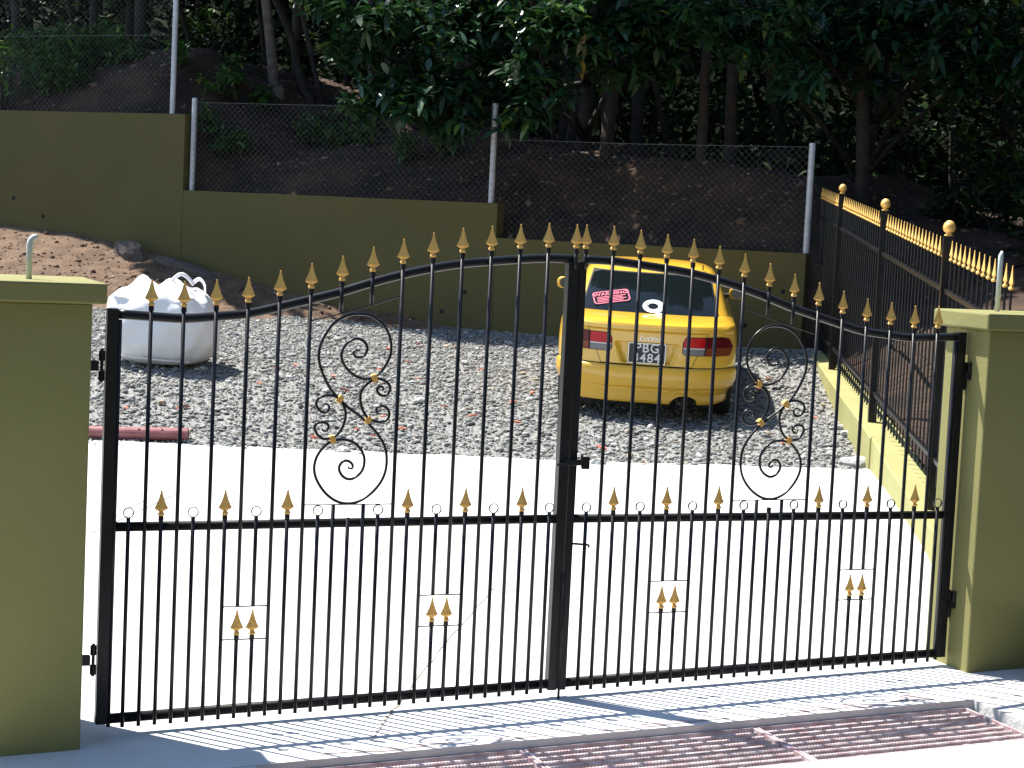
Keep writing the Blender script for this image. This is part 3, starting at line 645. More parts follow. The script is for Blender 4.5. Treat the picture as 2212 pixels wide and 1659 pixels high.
# ------------------------------------------------------------------ bulk bag
bp_ = ghit(338,800)+np.array([.16,.40,0]); bp_[2] = g1(bp_[0],bp_[1])
bag = thing('bulk_bag', 'slumped white woven bulk bag standing on gravel beside the soil heap', 'bag', bp_, (0,0,-YAW-.12))
m = MB(); NU, NV = 72, 44
def bagf(u, v):
    a = 2*math.pi*u; ca, sa = math.cos(a), math.sin(a); e = .74
    sx = math.copysign(abs(ca)**e, ca); sy = math.copysign(abs(sa)**e, sa)
    if v < .68:
        q = v/.68; z = .66*q; rr = np.interp(q, [0,.04,.12,.3,.6,.85,1], [.30,.39,.46,.525,.55,.535,.49])
    else:
        q = (v-.68)/.32; rr = .49*(1-q)**.8*(1+.06*math.sin(5*a+3*q)); z = .66+.10*math.sin(min(1,q*1.35)*1.57)
    wr = .007*math.sin(17*a+9*v)*math.sin(v*26+3*ca)+.008*math.sin(9*a-14*v)+.004*math.sin(31*a+22*v)*math.sin(v*9)+.010*math.sin(3*a+1)*math.sin(v*7)
    lean = .05*(z/.7)*-1
    x = sx*(rr+wr)+lean; y = sy*(rr*.86+wr)
    if v >= .60:
        k = min(1,(v-.60)/.16)
        z += k*(.045*math.sin(x*9+1)*math.sin(y*11)+.035*math.sin(x*17+y*13)+.018*math.sin(x*31-y*27)+.06*math.exp(-((x-.02)**2+(y+.1)**2)/.02)+.05*math.exp(-((x+.25)**2+(y)**2)/.03)+.03*math.exp(-((x-.28)**2+(y-.05)**2)/.02))
    if z < .05: z = max(0,z)
    x += .05*max(0,(.25-z))*(-1 if x > .2 else 0)*1.5
    return (x, y, z)
m.grid(bagf, NU, NV); o = m.build('sack', BAGM, bag, smooth=True)
m = MB(); m.tube([(-.46,-.40,.10),(-.2,-.452,.075),(.1,-.458,.06),(.38,-.42,.05)], .006, 6); m.build('seam', BAGM, bag, smooth=True)
for pts in ([(.02,-.05,.74),(.06,-.02,.84),(.13,.0,.90),(.19,.02,.88),(.26,.05,.80)], [(.22,.1,.80),(.31,.06,.86),(.38,.02,.80),(.41,-.06,.70)], [(-.3,.1,.74),(-.24,.12,.8),(-.18,.12,.76)]):
    m = MB(); m.tube(smooth_curve(pts,6), .021, 8, sy=.25); m.build('lifting_loop', BAGM, bag, smooth=True)
# ------------------------------------------------------------------ maroon pipe lying at the slab edge
e1 = ghit(405,952); e0 = ghit(190,947); dv = (e1-e0); dv /= np.linalg.norm(dv); e0 = e0-dv*1.1
rp = .056; e1 = e1+np.array([0,0,rp-.012]); e0 = e0+np.array([0,0,rp-.012]); back = np.array([.02,.07,0])
e1 = e1+back; e0 = e0+back
pp = thing('steel_pipe', 'maroon painted steel pipe lying along the concrete edge beside the gravel', 'pipe', e1)
ax = Vector(e0-e1); Lp = ax.length; axn = ax.normalized()
m = MB(); k = 20; ref = Vector((0,0,1)); sd = axn.cross(ref).normalized(); up2 = sd.cross(axn)
rings = [(0,rp-.009),(0,rp),(.06,rp+.001),(Lp*.5,rp),(Lp,rp)]; vs = []
for d_, r_ in [(.2,rp-.009)]+rings:
    for j in range(k):
        a = 6.2832*j/k; vs.append(axn*d_+sd*(r_*math.cos(a))+up2*(r_*math.sin(a)))
m.add(vs, [(i*k+j, i*k+(j+1)%k, (i+1)*k+(j+1)%k, (i+1)*k+j) for i in range(len(rings)) for j in range(k)]); m.build('tube', REDPIPE, pp, smooth=False)
m = MB(); vs = [axn*.19+sd*(.047*math.cos(6.2832*j/k))+up2*(.047*math.sin(6.2832*j/k)) for j in range(k)]; m.add(vs, [tuple(range(k))]); m.build('end_plug', STONE_S, pp)
toc = Vector(CAM-e1); toc -= axn*toc.dot(axn); toc.normalize(); hd = (toc*.75+up2*.66).normalized()
for d_ in (.215,.41):
    m = MB(); c = axn*d_+hd*(rp+.0006); t1 = axn; t2 = hd.cross(axn)
    m.add([c+t1*(.011*math.cos(6.28*j/12))+t2*(.011*math.sin(6.28*j/12)) for j in range(12)], [tuple(range(12))]); m.build('drill_hole', DARK, pp)
# grey boulders by the wall foot
ROCKG = mat('grey_boulder', (.075,.062,.055), .95, (.12,.10,.09), 4, bump=.6, bscale=14)
for s, d, sc_, lb in ((-.75,.26,(.22,.13,.19),'grey boulder half buried in soil against the retaining wall'),(.1,.22,(.40,.12,.10),'low long grey boulder at the wall foot behind the bulk bag'),):
    p = soil_z(s,d); tag(inst(rock_mesh('boulder', ROCKG, 12+int(s*7), .9), 'boulder', loc=(p[0],p[1],p[2]+.02), rot=(0,.25,math.atan2(WD[1],WD[0])), sc=sc_), lb, 'boulder')

# ------------------------------------------------------------------ car
def pchip(xs, ys, n=3):
    c = smooth_curve(list(zip(xs, ys)), n); return c
LV = [(.26,.77,.07,3.95),(.32,.815,.045,4.02),(.40,.835,.04,4.05),(.50,.845,.045,4.05),(.60,.85,.05,4.03),(.70,.85,.052,3.98),(.78,.845,.052,3.85),(.825,.84,.05,3.62),(.837,.838,.046,3.5),(.85,.834,.022,3.4),(.885,.825,.018,3.25),(.905,.81,.028,3.15),(.916,.79,.06,3.1),(.930,.77,.16,3.05),(.942,.74,.32,3.0),(.95,.70,.50,2.95)]
LZ = np.array([l[0] for l in LV]); LW = np.array([l[1] for l in LV]); LR = np.array([l[2] for l in LV]); LF = np.array([l[3] for l in LV])
NB, KB = 2.8, .60
def outline(w, r, f, n, k, q1=14, q2=10, q3=14, nf=2.4, kf=.75):
    pts = []
    for i in range(q1):
        th = math.pi/2*i/q1; pts.append((w*math.sin(th)**(2/n), r+k*(1-math.cos(th)**(2/n))))
    for i in range(q2):
        t = i/q2; pts.append((w, r+k+(f-kf-r-k)*t))
    for i in range(q3+1):
        th = math.pi/2*i/q3; pts.append((w*math.cos(th)**(2/nf), f-kf+kf*math.sin(th)**(2/nf)))
    return pts
def stack(levels, n, k, cap_top=True, **kw):
    m = MB(); rows = []
    for z, w, r, f in levels:
        kk = dict(kw); kk['kf'] = min(kw.get('kf',.75),(f-r)*.48)
        h = outline(w, r, f, n, min(k,(f-r)*.48), **kk); ring = h + [(-x, y) for x, y in h[-2:0:-1]]
        rows.append([(x, y, z) for x, y in ring])
    N = len(rows[0]); m.v = [p for r_ in rows for p in r_]
    fs = [(i*N+j, i*N+(j+1)%N, (i+1)*N+(j+1)%N, (i+1)*N+j) for i in range(len(rows)-1) for j in range(N)]
    fs.append(tuple(range(N-1,-1,-1))); fs.append(tuple((len(rows)-1)*N+j for j in range(N)))
    m.f = fs; m.m = [0]*len(fs); return m
car = thing('car', 'yellow two door hatch tailed saloon car parked nose up on gravel, seen from behind', 'car')
car.matrix_world = CARM
def autosmooth(o, ang=35):
    o.data.polygons.foreach_set('use_smooth', [True]*len(o.data.polygons)); o.data.set_sharp_from_angle(angle=R(ang))
body = stack(LV, NB, KB).build('body', YEL, car)
cm = MB()
for y in (.80,3.26):
    for sx in (-1,1):
        k = 28; vs = []
        for x in (sx*.58, sx*1.1):
            for j in range(k): a = 6.2832*j/k; vs.append((x, y+.335*math.cos(a), .30+.335*math.sin(a)))
        cm.add(vs, [(j,(j+1)%k,k+(j+1)%k,k+j) if sx > 0 else (j,k+j,k+(j+1)%k,(j+1)%k) for j in range(k)]+[tuple(range(k-1,-1,-1)) if sx > 0 else tuple(range(k)), tuple(range(k,2*k)) if sx > 0 else tuple(range(2*k-1,k-1,-1))])
cm.box((-.34,-.2,.535),(.34,.13,.733))
cut = cm.build('cutter', DARK); bm_ = bmesh.new(); bm_.from_mesh(cut.data); bmesh.ops.recalc_face_normals(bm_, faces=bm_.faces); bm_.to_mesh(cut.data); bm_.free()
bm_ = bmesh.new(); bm_.from_mesh(body.data); bmesh.ops.recalc_face_normals(bm_, faces=bm_.faces); bm_.to_mesh(body.data); bm_.free()
body.parent = None
md = body.modifiers.new('b', 'BOOLEAN'); md.object = cut; md.operation = 'DIFFERENCE'; md.solver = 'EXACT'
dg = bpy.context.evaluated_depsgraph_get(); dg.update(); nm_ = bpy.data.meshes.new_from_object(body.evaluated_get(dg))
body.modifiers.clear(); body.data = nm_; bpy.data.objects.remove(cut); body.parent = car
if not body.data.materials: body.data.materials.append(YEL)
autosmooth(body, 32)
GV = [(.86,.80,.36,3.2),(.925,.775,.50,3.05),(1.0,.748,.62,2.92),(1.1,.715,.80,2.68),(1.17,.688,.95,2.5),(1.22,.66,1.07,2.36),(1.265,.638,1.17,2.24),(1.305,.598,1.30,2.12),(1.332,.53,1.43,2.05),(1.350,.42,1.57,1.97),(1.358,.22,1.70,1.90)]
GZ_ = np.array([l[0] for l in GV]); GW = np.array([l[1] for l in GV]); GR = np.array([l[2] for l in GV]); GF = np.array([l[3] for l in GV])
NG, KG = 3.2, .5
cab = stack(GV, NG, KG, nf=3.0, kf=.5, q2=6).build('cabin', YEL, car); autosmooth(cab, 50)
def surf(x, z, off, Z, Wd, Rr, n, k):
    def P(x, z):
        w = np.interp(z, Z, Wd); r = np.interp(z, Z, Rr); u = min(abs(x)/w, .999); return np.array([x, r+k*(1-(1-u**n)**(1/n)), z])
    p = P(x, z); e = 1e-3; tx = P(x+e, z)-P(x-e, z); tz_ = P(x, z+e)-P(x, z-e); nn_ = np.cross(tx, tz_); nn_ /= np.linalg.norm(nn_)
    if nn_[1] > 0: nn_ = -nn_
    return p + nn_*off
def bs(x, z, off): return surf(x, z, off, LZ, LW, LR, NB, KB)
def cs(x, z, off): return surf(x, z, off, GZ_, GW, GR, NG, KG)
def patch(name, fn, x0, x1, z0, z1, mtl, nu=16, nv=8, off=.006, parent=None, sm=True, skirt=.012):
    """x0,x1,z0,z1 may be functions"""
    def g(a, t): return a(t) if callable(a) else a
    def P(u, v, of):
        if callable(x0) or callable(x1):
            zz = z0+(z1-z0)*v; xx = g(x0,zz)+(g(x1,zz)-g(x0,zz))*u
        else:
            xx = x0+(x1-x0)*u; zz = g(z0,xx)+(g(z1,xx)-g(z0,xx))*v
        o_ = of(xx, zz) if callable(of) else of
        return tuple(fn(xx, zz, o_))
    m = MB(); m.grid(lambda u, v: P(u, v, off), nu, nv)
    n1 = nu+1; ring = [i for i in range(n1)]+[j*n1+nu for j in range(1,nv+1)]+[nv*n1+i for i in range(nu-1,-1,-1)]+[j*n1 for j in range(nv-1,0,-1)]
    base = len(m.v); y_in = skirt
    m.v += [(m.v[i][0], m.v[i][1]+y_in, m.v[i][2]) for i in ring]; Q = len(ring)
    m.f += [(ring[i], base+i, base+(i+1)%Q, ring[(i+1)%Q]) for i in range(Q)]; m.m += [0]*Q
    o = m.build(name, mtl, parent or car)
    if sm: autosmooth(o, 30)
    return o
# boot lid with number plate recess
def lidx(z): return .42+(z-.525)*.42
def sstep(a, b, x): t = min(1,max(0,(x-a)/(b-a))); return t*t*(3-2*t)
def lidoff(x, z):
    hw = .205+(z-.545)*.40
    d = sstep(hw+.035, hw-.012, abs(x))*sstep(.528,.55,z)*sstep(.735,.722,z)
    return .006-.036*d
for sg in (-1,1): patch('boot_gap', bs, (lambda z: lidx(z)-.001) if sg > 0 else (lambda z: -lidx(z)-.007), (lambda z: lidx(z)+.007) if sg > 0 else (lambda z: -lidx(z)+.001), .519, .84, DARK, 2, 12, .0025)
patch('boot_gap', bs, -.42, .42, .5175, .5255, DARK, 24, 2, .0045)
patch('boot_lid', bs, lambda z: -lidx(z), lambda z: lidx(z), .525, .8365, YEL, 60, 40, lidoff, skirt=.006)
# bumper wraps the rear corners
def bump_low(x):
    b = .165; dx = abs(x-.37)
    if dx < .125: b += .085*math.sqrt(1-(dx/.125)**2)
    return b+.03*sstep(.62,.82,abs(x))
BPZ = [0,.06,.28,.36,.40,.46,.62,.80,.92,.97,1.0]; BPO = [.004,.018,.024,.022,.012,.026,.030,.030,.028,.022,.006]
m = MB(); NUB = 96
def bumpf(u, v):
    th = (u*2-1)*R(76); sgn = -1 if th < 0 else 1; a = abs(th); w = float(np.interp(.45, LZ, LW)); x = sgn*w*math.sin(a)**(2/NB)
    zl = bump_low(x); z = zl+(.512-zl)*v; zz = max(z,.262)
    p = bs(x*.999, zz, float(np.interp((z-.165)/.347, BPZ, BPO))+.004); return (p[0], p[1], z)
m.grid(bumpf, NUB, 30)
n1 = NUB+1; base = len(m.v); m.v += [(m.v[i][0]*.985, m.v[i][1]+.10, m.v[i][2]+.004) for i in range(n1)]; m.f += [(i+1,i,base+i,base+i+1) for i in range(NUB)]; m.m += [0]*NUB
top0 = 30*n1; base = len(m.v); m.v += [(m.v[top0+i][0]*.985, m.v[top0+i][1]+.03, m.v[top0+i][2]) for i in range(n1)]; m.f += [(top0+i,top0+i+1,base+i+1,base+i) for i in range(NUB)]; m.m += [0]*NUB
bmp = m.build('rear_bumper', YELB, car); autosmooth(bmp, 40)
patch('bumper_gap', bs, -.835, .835, .508, .519, DARK, 50, 2, .003)
m = MB(); m.box((-.56,.30,.20),(.56,3.9,.30)); m.build('underbody', DARK, car)
# tail lights
def tl(sg):
    def S_(x0,x1,z0,z1,mtl,nm,off,par=None,nu=14,nv=6):
        if sg > 0: return patch(nm, bs, x0, x1, z0, z1, mtl, nu, nv, off, par)
        f0 = (lambda x: z0(-x)) if callable(z0) else z0; f1 = (lambda x: z1(-x)) if callable(z1) else z1
        return patch(nm, bs, -x1, -x0, f0, f1, mtl, nu, nv, off, par)
    top = lambda x: .808-.004*sstep(.42,.33,x)-.022*sstep(.69,.79,x)-.06*sstep(.755,.795,x)-.05*sstep(.352,.325,x)
    bot = lambda x: .632+.055*sstep(.765,.795,x)+.03*sstep(.345,.325,x)
    hs = S_(.325,.795,bot,top,RUB,'taillight',.007,nu=40)
    S_(.335,.53,lambda x:.706,lambda x: top(x)-.006,LRED,'red_lens',.012,hs)
    S_(.333,.528,lambda x: bot(x)+.006,lambda x:.694,LCLR,'clear_lens',.012,hs)
    S_(.332,.53,lambda x:.6955,lambda x:.7045,WHITE,'trim_strip',.0125,hs,nv=2)
    S_(.545,.787,lambda x:.715+.0*x,lambda x: top(x)-.006,LDRED,'dark_red_lens',.012,hs,nu=22)
    S_(.543,.787,lambda x: bot(x)+.006,lambda x: min(.709,top(x)-.012),LAMB,'amber_lens',.012,hs,nu=22)
tl(1); tl(-1)
# glazing
rwg = patch('window_rubber', cs, lambda z: -.665+(z-.93)*.25, lambda z: .665-(z-.93)*.25, .93, 1.272, RUB, 30, 14, .003)
patch('rear_window', cs, lambda z: -.648+(z-.93)*.25-.07*sstep(1.235,1.262,z)*-1, lambda z: .648-(z-.93)*.25-.07*sstep(1.235,1.262,z), .942, 1.262, GLASS, 30, 14, .006)
for sg in (-1,1):
    m = MB()
    def sw(u, v, sg=sg):
        z = .95+.25*v; w = float(np.interp(z, GZ_, GW))+.005; ya = 1.15+.32*v; yb = 2.55-.42*v; return (sg*w, ya+(yb-ya)*u, z)
    m.grid(sw, 8, 5, flip=sg < 0); m.build('side_window', GLASS, car)
m = MB()
def wsf(u, v):
    z = .94+.27*v; w = float(np.interp(z, GZ_, GW)); f = float(np.interp(z, GZ_, GF)); x = (u*2-1)*w*.88; uu = abs(x)/w
    return (x, f-.5+.5*(1-uu**3)**(1/3)+.005, z)
m.grid(wsf, 16, 8, flip=True); m.build('windscreen', GLASS, car)
# wheels
def wheel(x, y):
    sg = 1 if x > 0 else -1
    w = inst(None, 'wheel', car, (x,y,.295)); 
    m = MB(); prof = [(-.085,.20),(-.095,.24),(-.09,.285),(-.07,.297),(.07,.297),(.09,.285),(.095,.24),(.085,.20)]; n = 32; vs = []
    for xx, rr in prof:
        for j in range(n): a = 6.2832*j/n; vs.append((xx, rr*math.cos(a), rr*math.sin(a)))
    m.add(vs, [(i*n+j, i*n+(j+1)%n, (i+1)*n+(j+1)%n, (i+1)*n+j) for i in range(len(prof)-1) for j in range(n)]); m.build('tyre', RUB, w, smooth=True)
    m = MB(); vs = [(sg*.07,0,0)]
    for rr in (.06,.2):
        for j in range(20): a = 6.2832*j/20; vs.append((sg*(.065 if rr < .1 else .08), rr*math.cos(a), rr*math.sin(a)))
    m.add(vs, [(0,1+j,1+(j+1)%20) for j in range(20)]+[(1+j,21+j,21+(j+1)%20,1+(j+1)%20) for j in range(20) if j%4 != 3]); m.build('rim', RIM, w)
for x in (-.735,.735):
    for y in (.80,3.26): wheel(x, y)
# mirrors, exhaust, aerial
for sg in (-1,1):
    m = MB(); bm2 = bmesh.new(); bmesh.ops.create_icosphere(bm2, subdivisions=3, radius=1)
    for v in bm2.verts:
        c = v.co; v.co = Vector((sg*.90+math.copysign(abs(c.x)**.7,c.x)*.085, 2.36+c.y*(.07 if c.y > 0 else .025), 1.0+math.copysign(abs(c.z)**.7,c.z)*.062))
    me = bpy.data.meshes.new('wing_mirror'); bm2.to_mesh(me); bm2.free(); me.materials.append(YEL); me.polygons.foreach_set('use_smooth',[True]*len(me.polygons)); mo = inst(me, 'wing_mirror', car)
    m = MB(); m.tube([(sg*.90,2.333,1.0),(sg*.90,2.326,1.0)], [.055,.055], 16); 
    o = m.build('mirror_glass', GLASS, mo)
    m = MB(); m.tube([(sg*.84,2.40,.98),(sg*.70,2.42,.955)], .025, 8); m.build('mirror_arm', RUB, mo)
m = MB(); m.tube([(.335,.40,.165),(.335,.06,.16),(.335,.045,.16)], [.028,.028,.029], 16, cap=False); m.tube([(.335,.16,.16),(.335,.36,.16)], .026, 14); m.build('exhaust_pipe', RIM, car, smooth=True)
m = MB(); m.tube([(.50,1.42,1.28),(.50,1.40,1.36)], .006, 6); m.build('aerial', RUB, car)
# lettering
def text_mesh(txt, size, ext, name, mtl, shear=0, bold=0, spacing=1.0):
    c = bpy.data.curves.new(name, 'FONT'); c.body = txt; c.size = size; c.extrude = ext; c.shear = shear; c.offset = bold; c.align_x = 'CENTER'; c.align_y = 'CENTER'; c.space_character = spacing; c.resolution_u = 3
    o = bpy.data.objects.new(name, c); COL.objects.link(o); dg = bpy.context.evaluated_depsgraph_get(); dg.update()
    me = bpy.data.meshes.new_from_object(o.evaluated_get(dg)); bpy.data.objects.remove(o); me.materials.clear(); me.materials.append(mtl); me.name = name; return me
UPR = (math.pi/2,0,0)
o = inst(text_mesh('Lucino', .075, .003, 'badge_lettering', CHROME, .35), 'badge_lettering', car, bs(.02,.775,.010), UPR)
pc = bs(.0,.632,0); py0 = pc[1]+.004
plt = MB(); plt.box((-.172,-.006,-.093),(.172,.006,.093)); plo = plt.build('number_plate', PLATE, car, loc=(0,py0,.632), bevel=.003)
m = MB()
for a, b in (((-.174,-.008,-.095),(.174,-.0061,-.089)),((-.174,-.008,.089),(.174,-.0061,.095)),((-.174,-.0082,-.0885),(-.168,-.0061,.0885)),((.168,-.0082,-.0885),(.174,-.0061,.0885))): m.box(a,b)
m.build('plate_border', CHROME, plo)
inst(text_mesh('PBG', .118, .001, 'plate_lettering', WHITE, 0, .0015, 1.12), 'plate_lettering', plo, (0,-.0075,.046), UPR)
inst(text_mesh('3484', .118, .001, 'plate_lettering', WHITE, 0, .0015, 1.12), 'plate_lettering', plo, (0,-.0075,-.046), UPR)
# stickers on the rear glass
def glass_frame(x, z, off):
    p = cs(x,z,off); tx = cs(x+.02,z,off)-cs(x-.02,z,off); tz_ = cs(x,z+.02,off)-cs(x,z-.02,off)
    tx = Vector(tx).normalized(); nz = tx.cross(Vector(tz_)).normalized(); ty = nz.cross(tx)
    return Matrix((( tx.x,ty.x,nz.x,p[0]),(tx.y,ty.y,nz.y,p[1]),(tx.z,ty.z,nz.z,p[2]),(0,0,0,1)))
def rrect(w, h, r, n=6):
    pts = []
    for cx, cy, a0 in ((w/2-r,h/2-r,0),(-w/2+r,h/2-r,90),(-w/2+r,-h/2+r,180),(w/2-r,-h/2+r,270)):
        for k in range(n+1): a = R(a0+90*k/n); pts.append((cx+r*math.cos(a), cy+r*math.sin(a)))
    return pts
m = MB(); oA = rrect(.35,.20,.035); iA = rrect(.325,.175,.028); n = len(oA)
m.add([(x,y,.001) for x,y in oA]+[(x,y,.001) for x,y in iA], [(i,(i+1)%n,n+(i+1)%n,n+i) for i in range(n)])
for k in range(4): m.add([(-.14,.012-k*.024,.001),(.14-.03*(k%2),.012-k*.024,.001),(.14-.03*(k%2),.000-k*.024,.001),(-.14,.000-k*.024,.001)], [(0,3,2,1)])
stk = m.build('warning_sticker', PINK, car); stk.matrix_local = glass_frame(-.375,1.055,.012) @ Matrix.Rotation(R(20),4,'Z')
w_ = inst(text_mesh('WARNING', .066, .0005, 'sticker_lettering', PINK, 0, .002, 1.05), 'sticker_lettering', stk, (0,.048,.0015))
m = MB(); n = 40; vs = []; 
for k in range(n):
    a = 6.2832*k/n; vs += [(.105*math.cos(a),.105*math.sin(a),.001),(.050*math.cos(a)-.004,.047*math.sin(a),.001)]
m.add(vs, [(2*i,2*((i+1)%n),2*((i+1)%n)+1,2*i+1) for i in range(n)]); m.add([(.02,-.06,.0014),(.055,-.09,.0014),(.12,-.125,.0014),(.06,-.13,.0014),(.0,-.10,.0014)], [(0,4,3,2,1)])
qs = m.build('letter_sticker', WHITE, car); qs.matrix_local = glass_frame(.035,1.0,.012)
m = MB(); vs = []
for k in range(n):
    a = 6.2832*k/n; vs += [(.067*math.cos(a),.064*math.sin(a),.002),(.060*math.cos(a),.057*math.sin(a),.002)]
m.add(vs, [(2*i,2*((i+1)%n),2*((i+1)%n)+1,2*i+1) for i in range(n)]); m.build('letter_outline', PLATE, qs)

# ------------------------------------------------------------------ vegetation
def leaves(name, base, d, L, Wr, droop, mtl, parent=None, rnd=None, seg=3):
    N = len(base); d = d/np.linalg.norm(d,axis=1,keepdims=True); upv = np.array([0,0,1.0])
    s = np.cross(d, upv); s += RNG.normal(0,.25,(N,3)); s -= (s*d).sum(1,keepdims=True)*d; s /= np.linalg.norm(s,axis=1,keepdims=True)+1e-9
    ts = [0,.33,.7,1.0] if seg == 3 else [0,.5,1.0]; ws = [.18,1.0,.8,.04] if seg == 3 else [.15,1.0,.05]
    rows = []
    for t, w in zip(ts, ws):
        c = base + d*(L*t)[:,None] - upv[None]*(droop*L*t*t)[:,None]
        rows += [c - s*(L*Wr*w/2)[:,None], c + s*(L*Wr*w/2)[:,None]]
    k = len(rows); V = np.stack(rows,1).reshape(-1,3)
    q = np.array([(2*i,2*i+1,2*i+3,2*i+2) for i in range(len(ts)-1)]); F = (q[None]+k*np.arange(N)[:,None,None]).reshape(-1,4)
    me = bpy.data.meshes.new(name); me.vertices.add(len(V)); me.vertices.foreach_set('co', V.astype(np.float32).ravel())
    me.loops.add(len(F)*4); me.loops.foreach_set('vertex_index', F.astype(np.int32).ravel())
    me.polygons.add(len(F)); me.polygons.foreach_set('loop_start', np.arange(0,len(F)*4,4,dtype=np.int32)); me.polygons.foreach_set('loop_total', np.full(len(F),4,dtype=np.int32))
    r_ = RNG.random(N) if rnd is None else rnd
    a = me.attributes.new('rnd','FLOAT','POINT'); a.data.foreach_set('value', np.repeat(r_,k).astype(np.float32))
    me.update(); me.validate(); me.materials.append(mtl); o = bpy.data.objects.new(name, me); COL.objects.link(o); o.parent = parent; return o
def rosettes(C, k, spread=.5):
    """C cluster centres (N,3): k leaves each"""
    N = len(C); ax = RNG.normal(0,.45,(N,3)); ax[:,2] += 1; ax /= np.linalg.norm(ax,axis=1,keepdims=True)
    e1 = np.cross(ax, np.array([.3,.9,.1])); e1 /= np.linalg.norm(e1,axis=1,keepdims=True); e2 = np.cross(ax, e1)
    az = RNG.uniform(0,6.28,(N,1))+np.arange(k)[None]*2.4; el = RNG.uniform(-.35,.75,(N,k))
    d = (np.cos(el)[...,None]*(np.cos(az)[...,None]*e1[:,None]+np.sin(az)[...,None]*e2[:,None])+np.sin(el)[...,None]*ax[:,None])
    B = C[:,None]+d*.02+ax[:,None]*RNG.uniform(-.05,.05,(N,k,1)); return B.reshape(-1,3), d.reshape(-1,3)
def blob(c, r, n, rz=.7):
    v = RNG.normal(0,1,(n,3)); v /= np.linalg.norm(v,axis=1,keepdims=True); q = RNG.random((n,1))**.45
    return np.array(c)[None]+v*q*np.array([r,r,r*rz])[None]
def sd_of(p): q = np.array(p[:2])-WA; return float(q@WD), float(q@WN)
def land(x, y):
    s, d = sd_of((x,y)); q = np.array([x,y])-FA; e = float(q@FN); u = float(q@FD)
    z = -9
    if d > .1: z = bank1(s,d)
    if e > .16: z = max(z, out_z(u,e))
    return z if z > -5 else g1(x,y)
def trunk_mesh(path, r0, r1, limbs=()):
    m = MB(); c = smooth_curve(path, 4); n = len(c); rr = [r0+(r1-r0)*(i/(n-1))+(.35*r0*math.exp(-i/1.5)) for i in range(n)]
    m.tube(c, rr, 9)
    for l in limbs: lc = smooth_curve(l, 3); k = len(lc); m.tube(lc, [r1*.75*(1-.75*i/(k-1)) for i in range(k)], 6)
    return m
def front_tree(label, tp, depth, r0, blobs, mtl=LEAF, L=.21, ncl=34, group=None, top=2.2):
    path = [at(px,py,depth+dz) for px,py,dz in tp]; b = path[0]; zb_ = land(b[0],b[1]); path = [np.array([b[0],b[1],zb_-.15]),np.array([b[0],b[1],zb_+.05])]+path[1:]
    tp_ = path[-1]; path.append(tp_+(tp_-path[-2])*.5+np.array([0,0,top]))
    base = np.array([b[0],b[1],zb_]); t = thing('tree', label, 'tree', base, group=group)
    C = []; limbs = []
    for px, py, dz, r in blobs:
        c = at(px,py,depth+dz); C.append(blob(c, r, int(ncl*(r/.5)**2), .62))
        i = min(len(path)-1, max(1,int(RNG.integers(2,len(path))))); limbs.append([path[i]-base,(path[i]+c)/2+np.array([0,0,.12])-base,c-base])
    trunk_mesh([p-base for p in path], r0, r0*.5, limbs).build('trunk', BARK, t, smooth=True)
    C = np.concatenate(C) - base; B, D = rosettes(C, 9); n = len(B)
    leaves('crown', B, D, RNG.uniform(.65,1.2,n)*L, .34, .34, mtl, t)
    return t
front_tree('large leaved tree with a thin leaning trunk and low hanging crown behind the fence', [(868,325,0),(842,265,0),(815,185,0),(800,120,0)], 25.6, .075,
  [(720,0,-2.10,0.5),(790,40,-2.40,0.5),(880,50,-2.50,0.55),(960,80,-2.60,0.5),(1010,20,-2.30,0.5),(770,115,-2.20,0.35),(830,200,-2.50,0.42),(900,215,-2.70,0.45),(800,240,-2.60,0.36),(960,180,-2.60,0.4),(1000,250,-2.50,0.42),(1060,200,-2.40,0.4),(1080,110,-2.20,0.5),(870,140,-2.10,0.45),(930,245,-2.30,0.4)])
front_tree('tall thick trunked tree with drooping glossy leaves behind the middle of the fence', [(1252,395,0),(1262,300,0),(1270,180,0),(1275,60,0)], 26.0, .14,
  [(1130,40,-3.20,0.5),(1190,70,-3.50,0.5),(1160,150,-3.50,0.4),(1190,205,-3.50,0.36),(1240,40,-3.60,0.5),(1290,90,-3.60,0.45),(1330,30,-3.50,0.5),(1340,150,-3.20,0.4),(1400,70,-3.40,0.5),(1120,250,-3.10,0.38),(1470,40,-3.40,0.5),(1440,140,-3.00,0.4),(1130,200,-2.90,0.35),(1050,30,-2.80,0.4)])
front_tree('dark leaning tree with large drooping leaves beyond the black fence', [(1845,470,0),(1862,390,0),(1885,270,0),(1910,180,0)], 24.5, .12,
  [(1560,30,-2.70,0.55),(1620,110,-2.60,0.5),(1700,50,-2.90,0.55),(1760,120,-1.60,0.5),(1800,30,-1.50,0.55),(1870,90,-1.80,0.5),(1930,40,-1.80,0.5),(1990,110,-1.90,0.5),(2060,50,-2.00,0.5),(2130,90,-2.20,0.5),(2200,40,-2.20,0.5),(1730,180,-2.80,0.4),(1900,180,-1.50,0.35),(2090,170,-1.90,0.4),(2190,160,-2.00,0.4)])
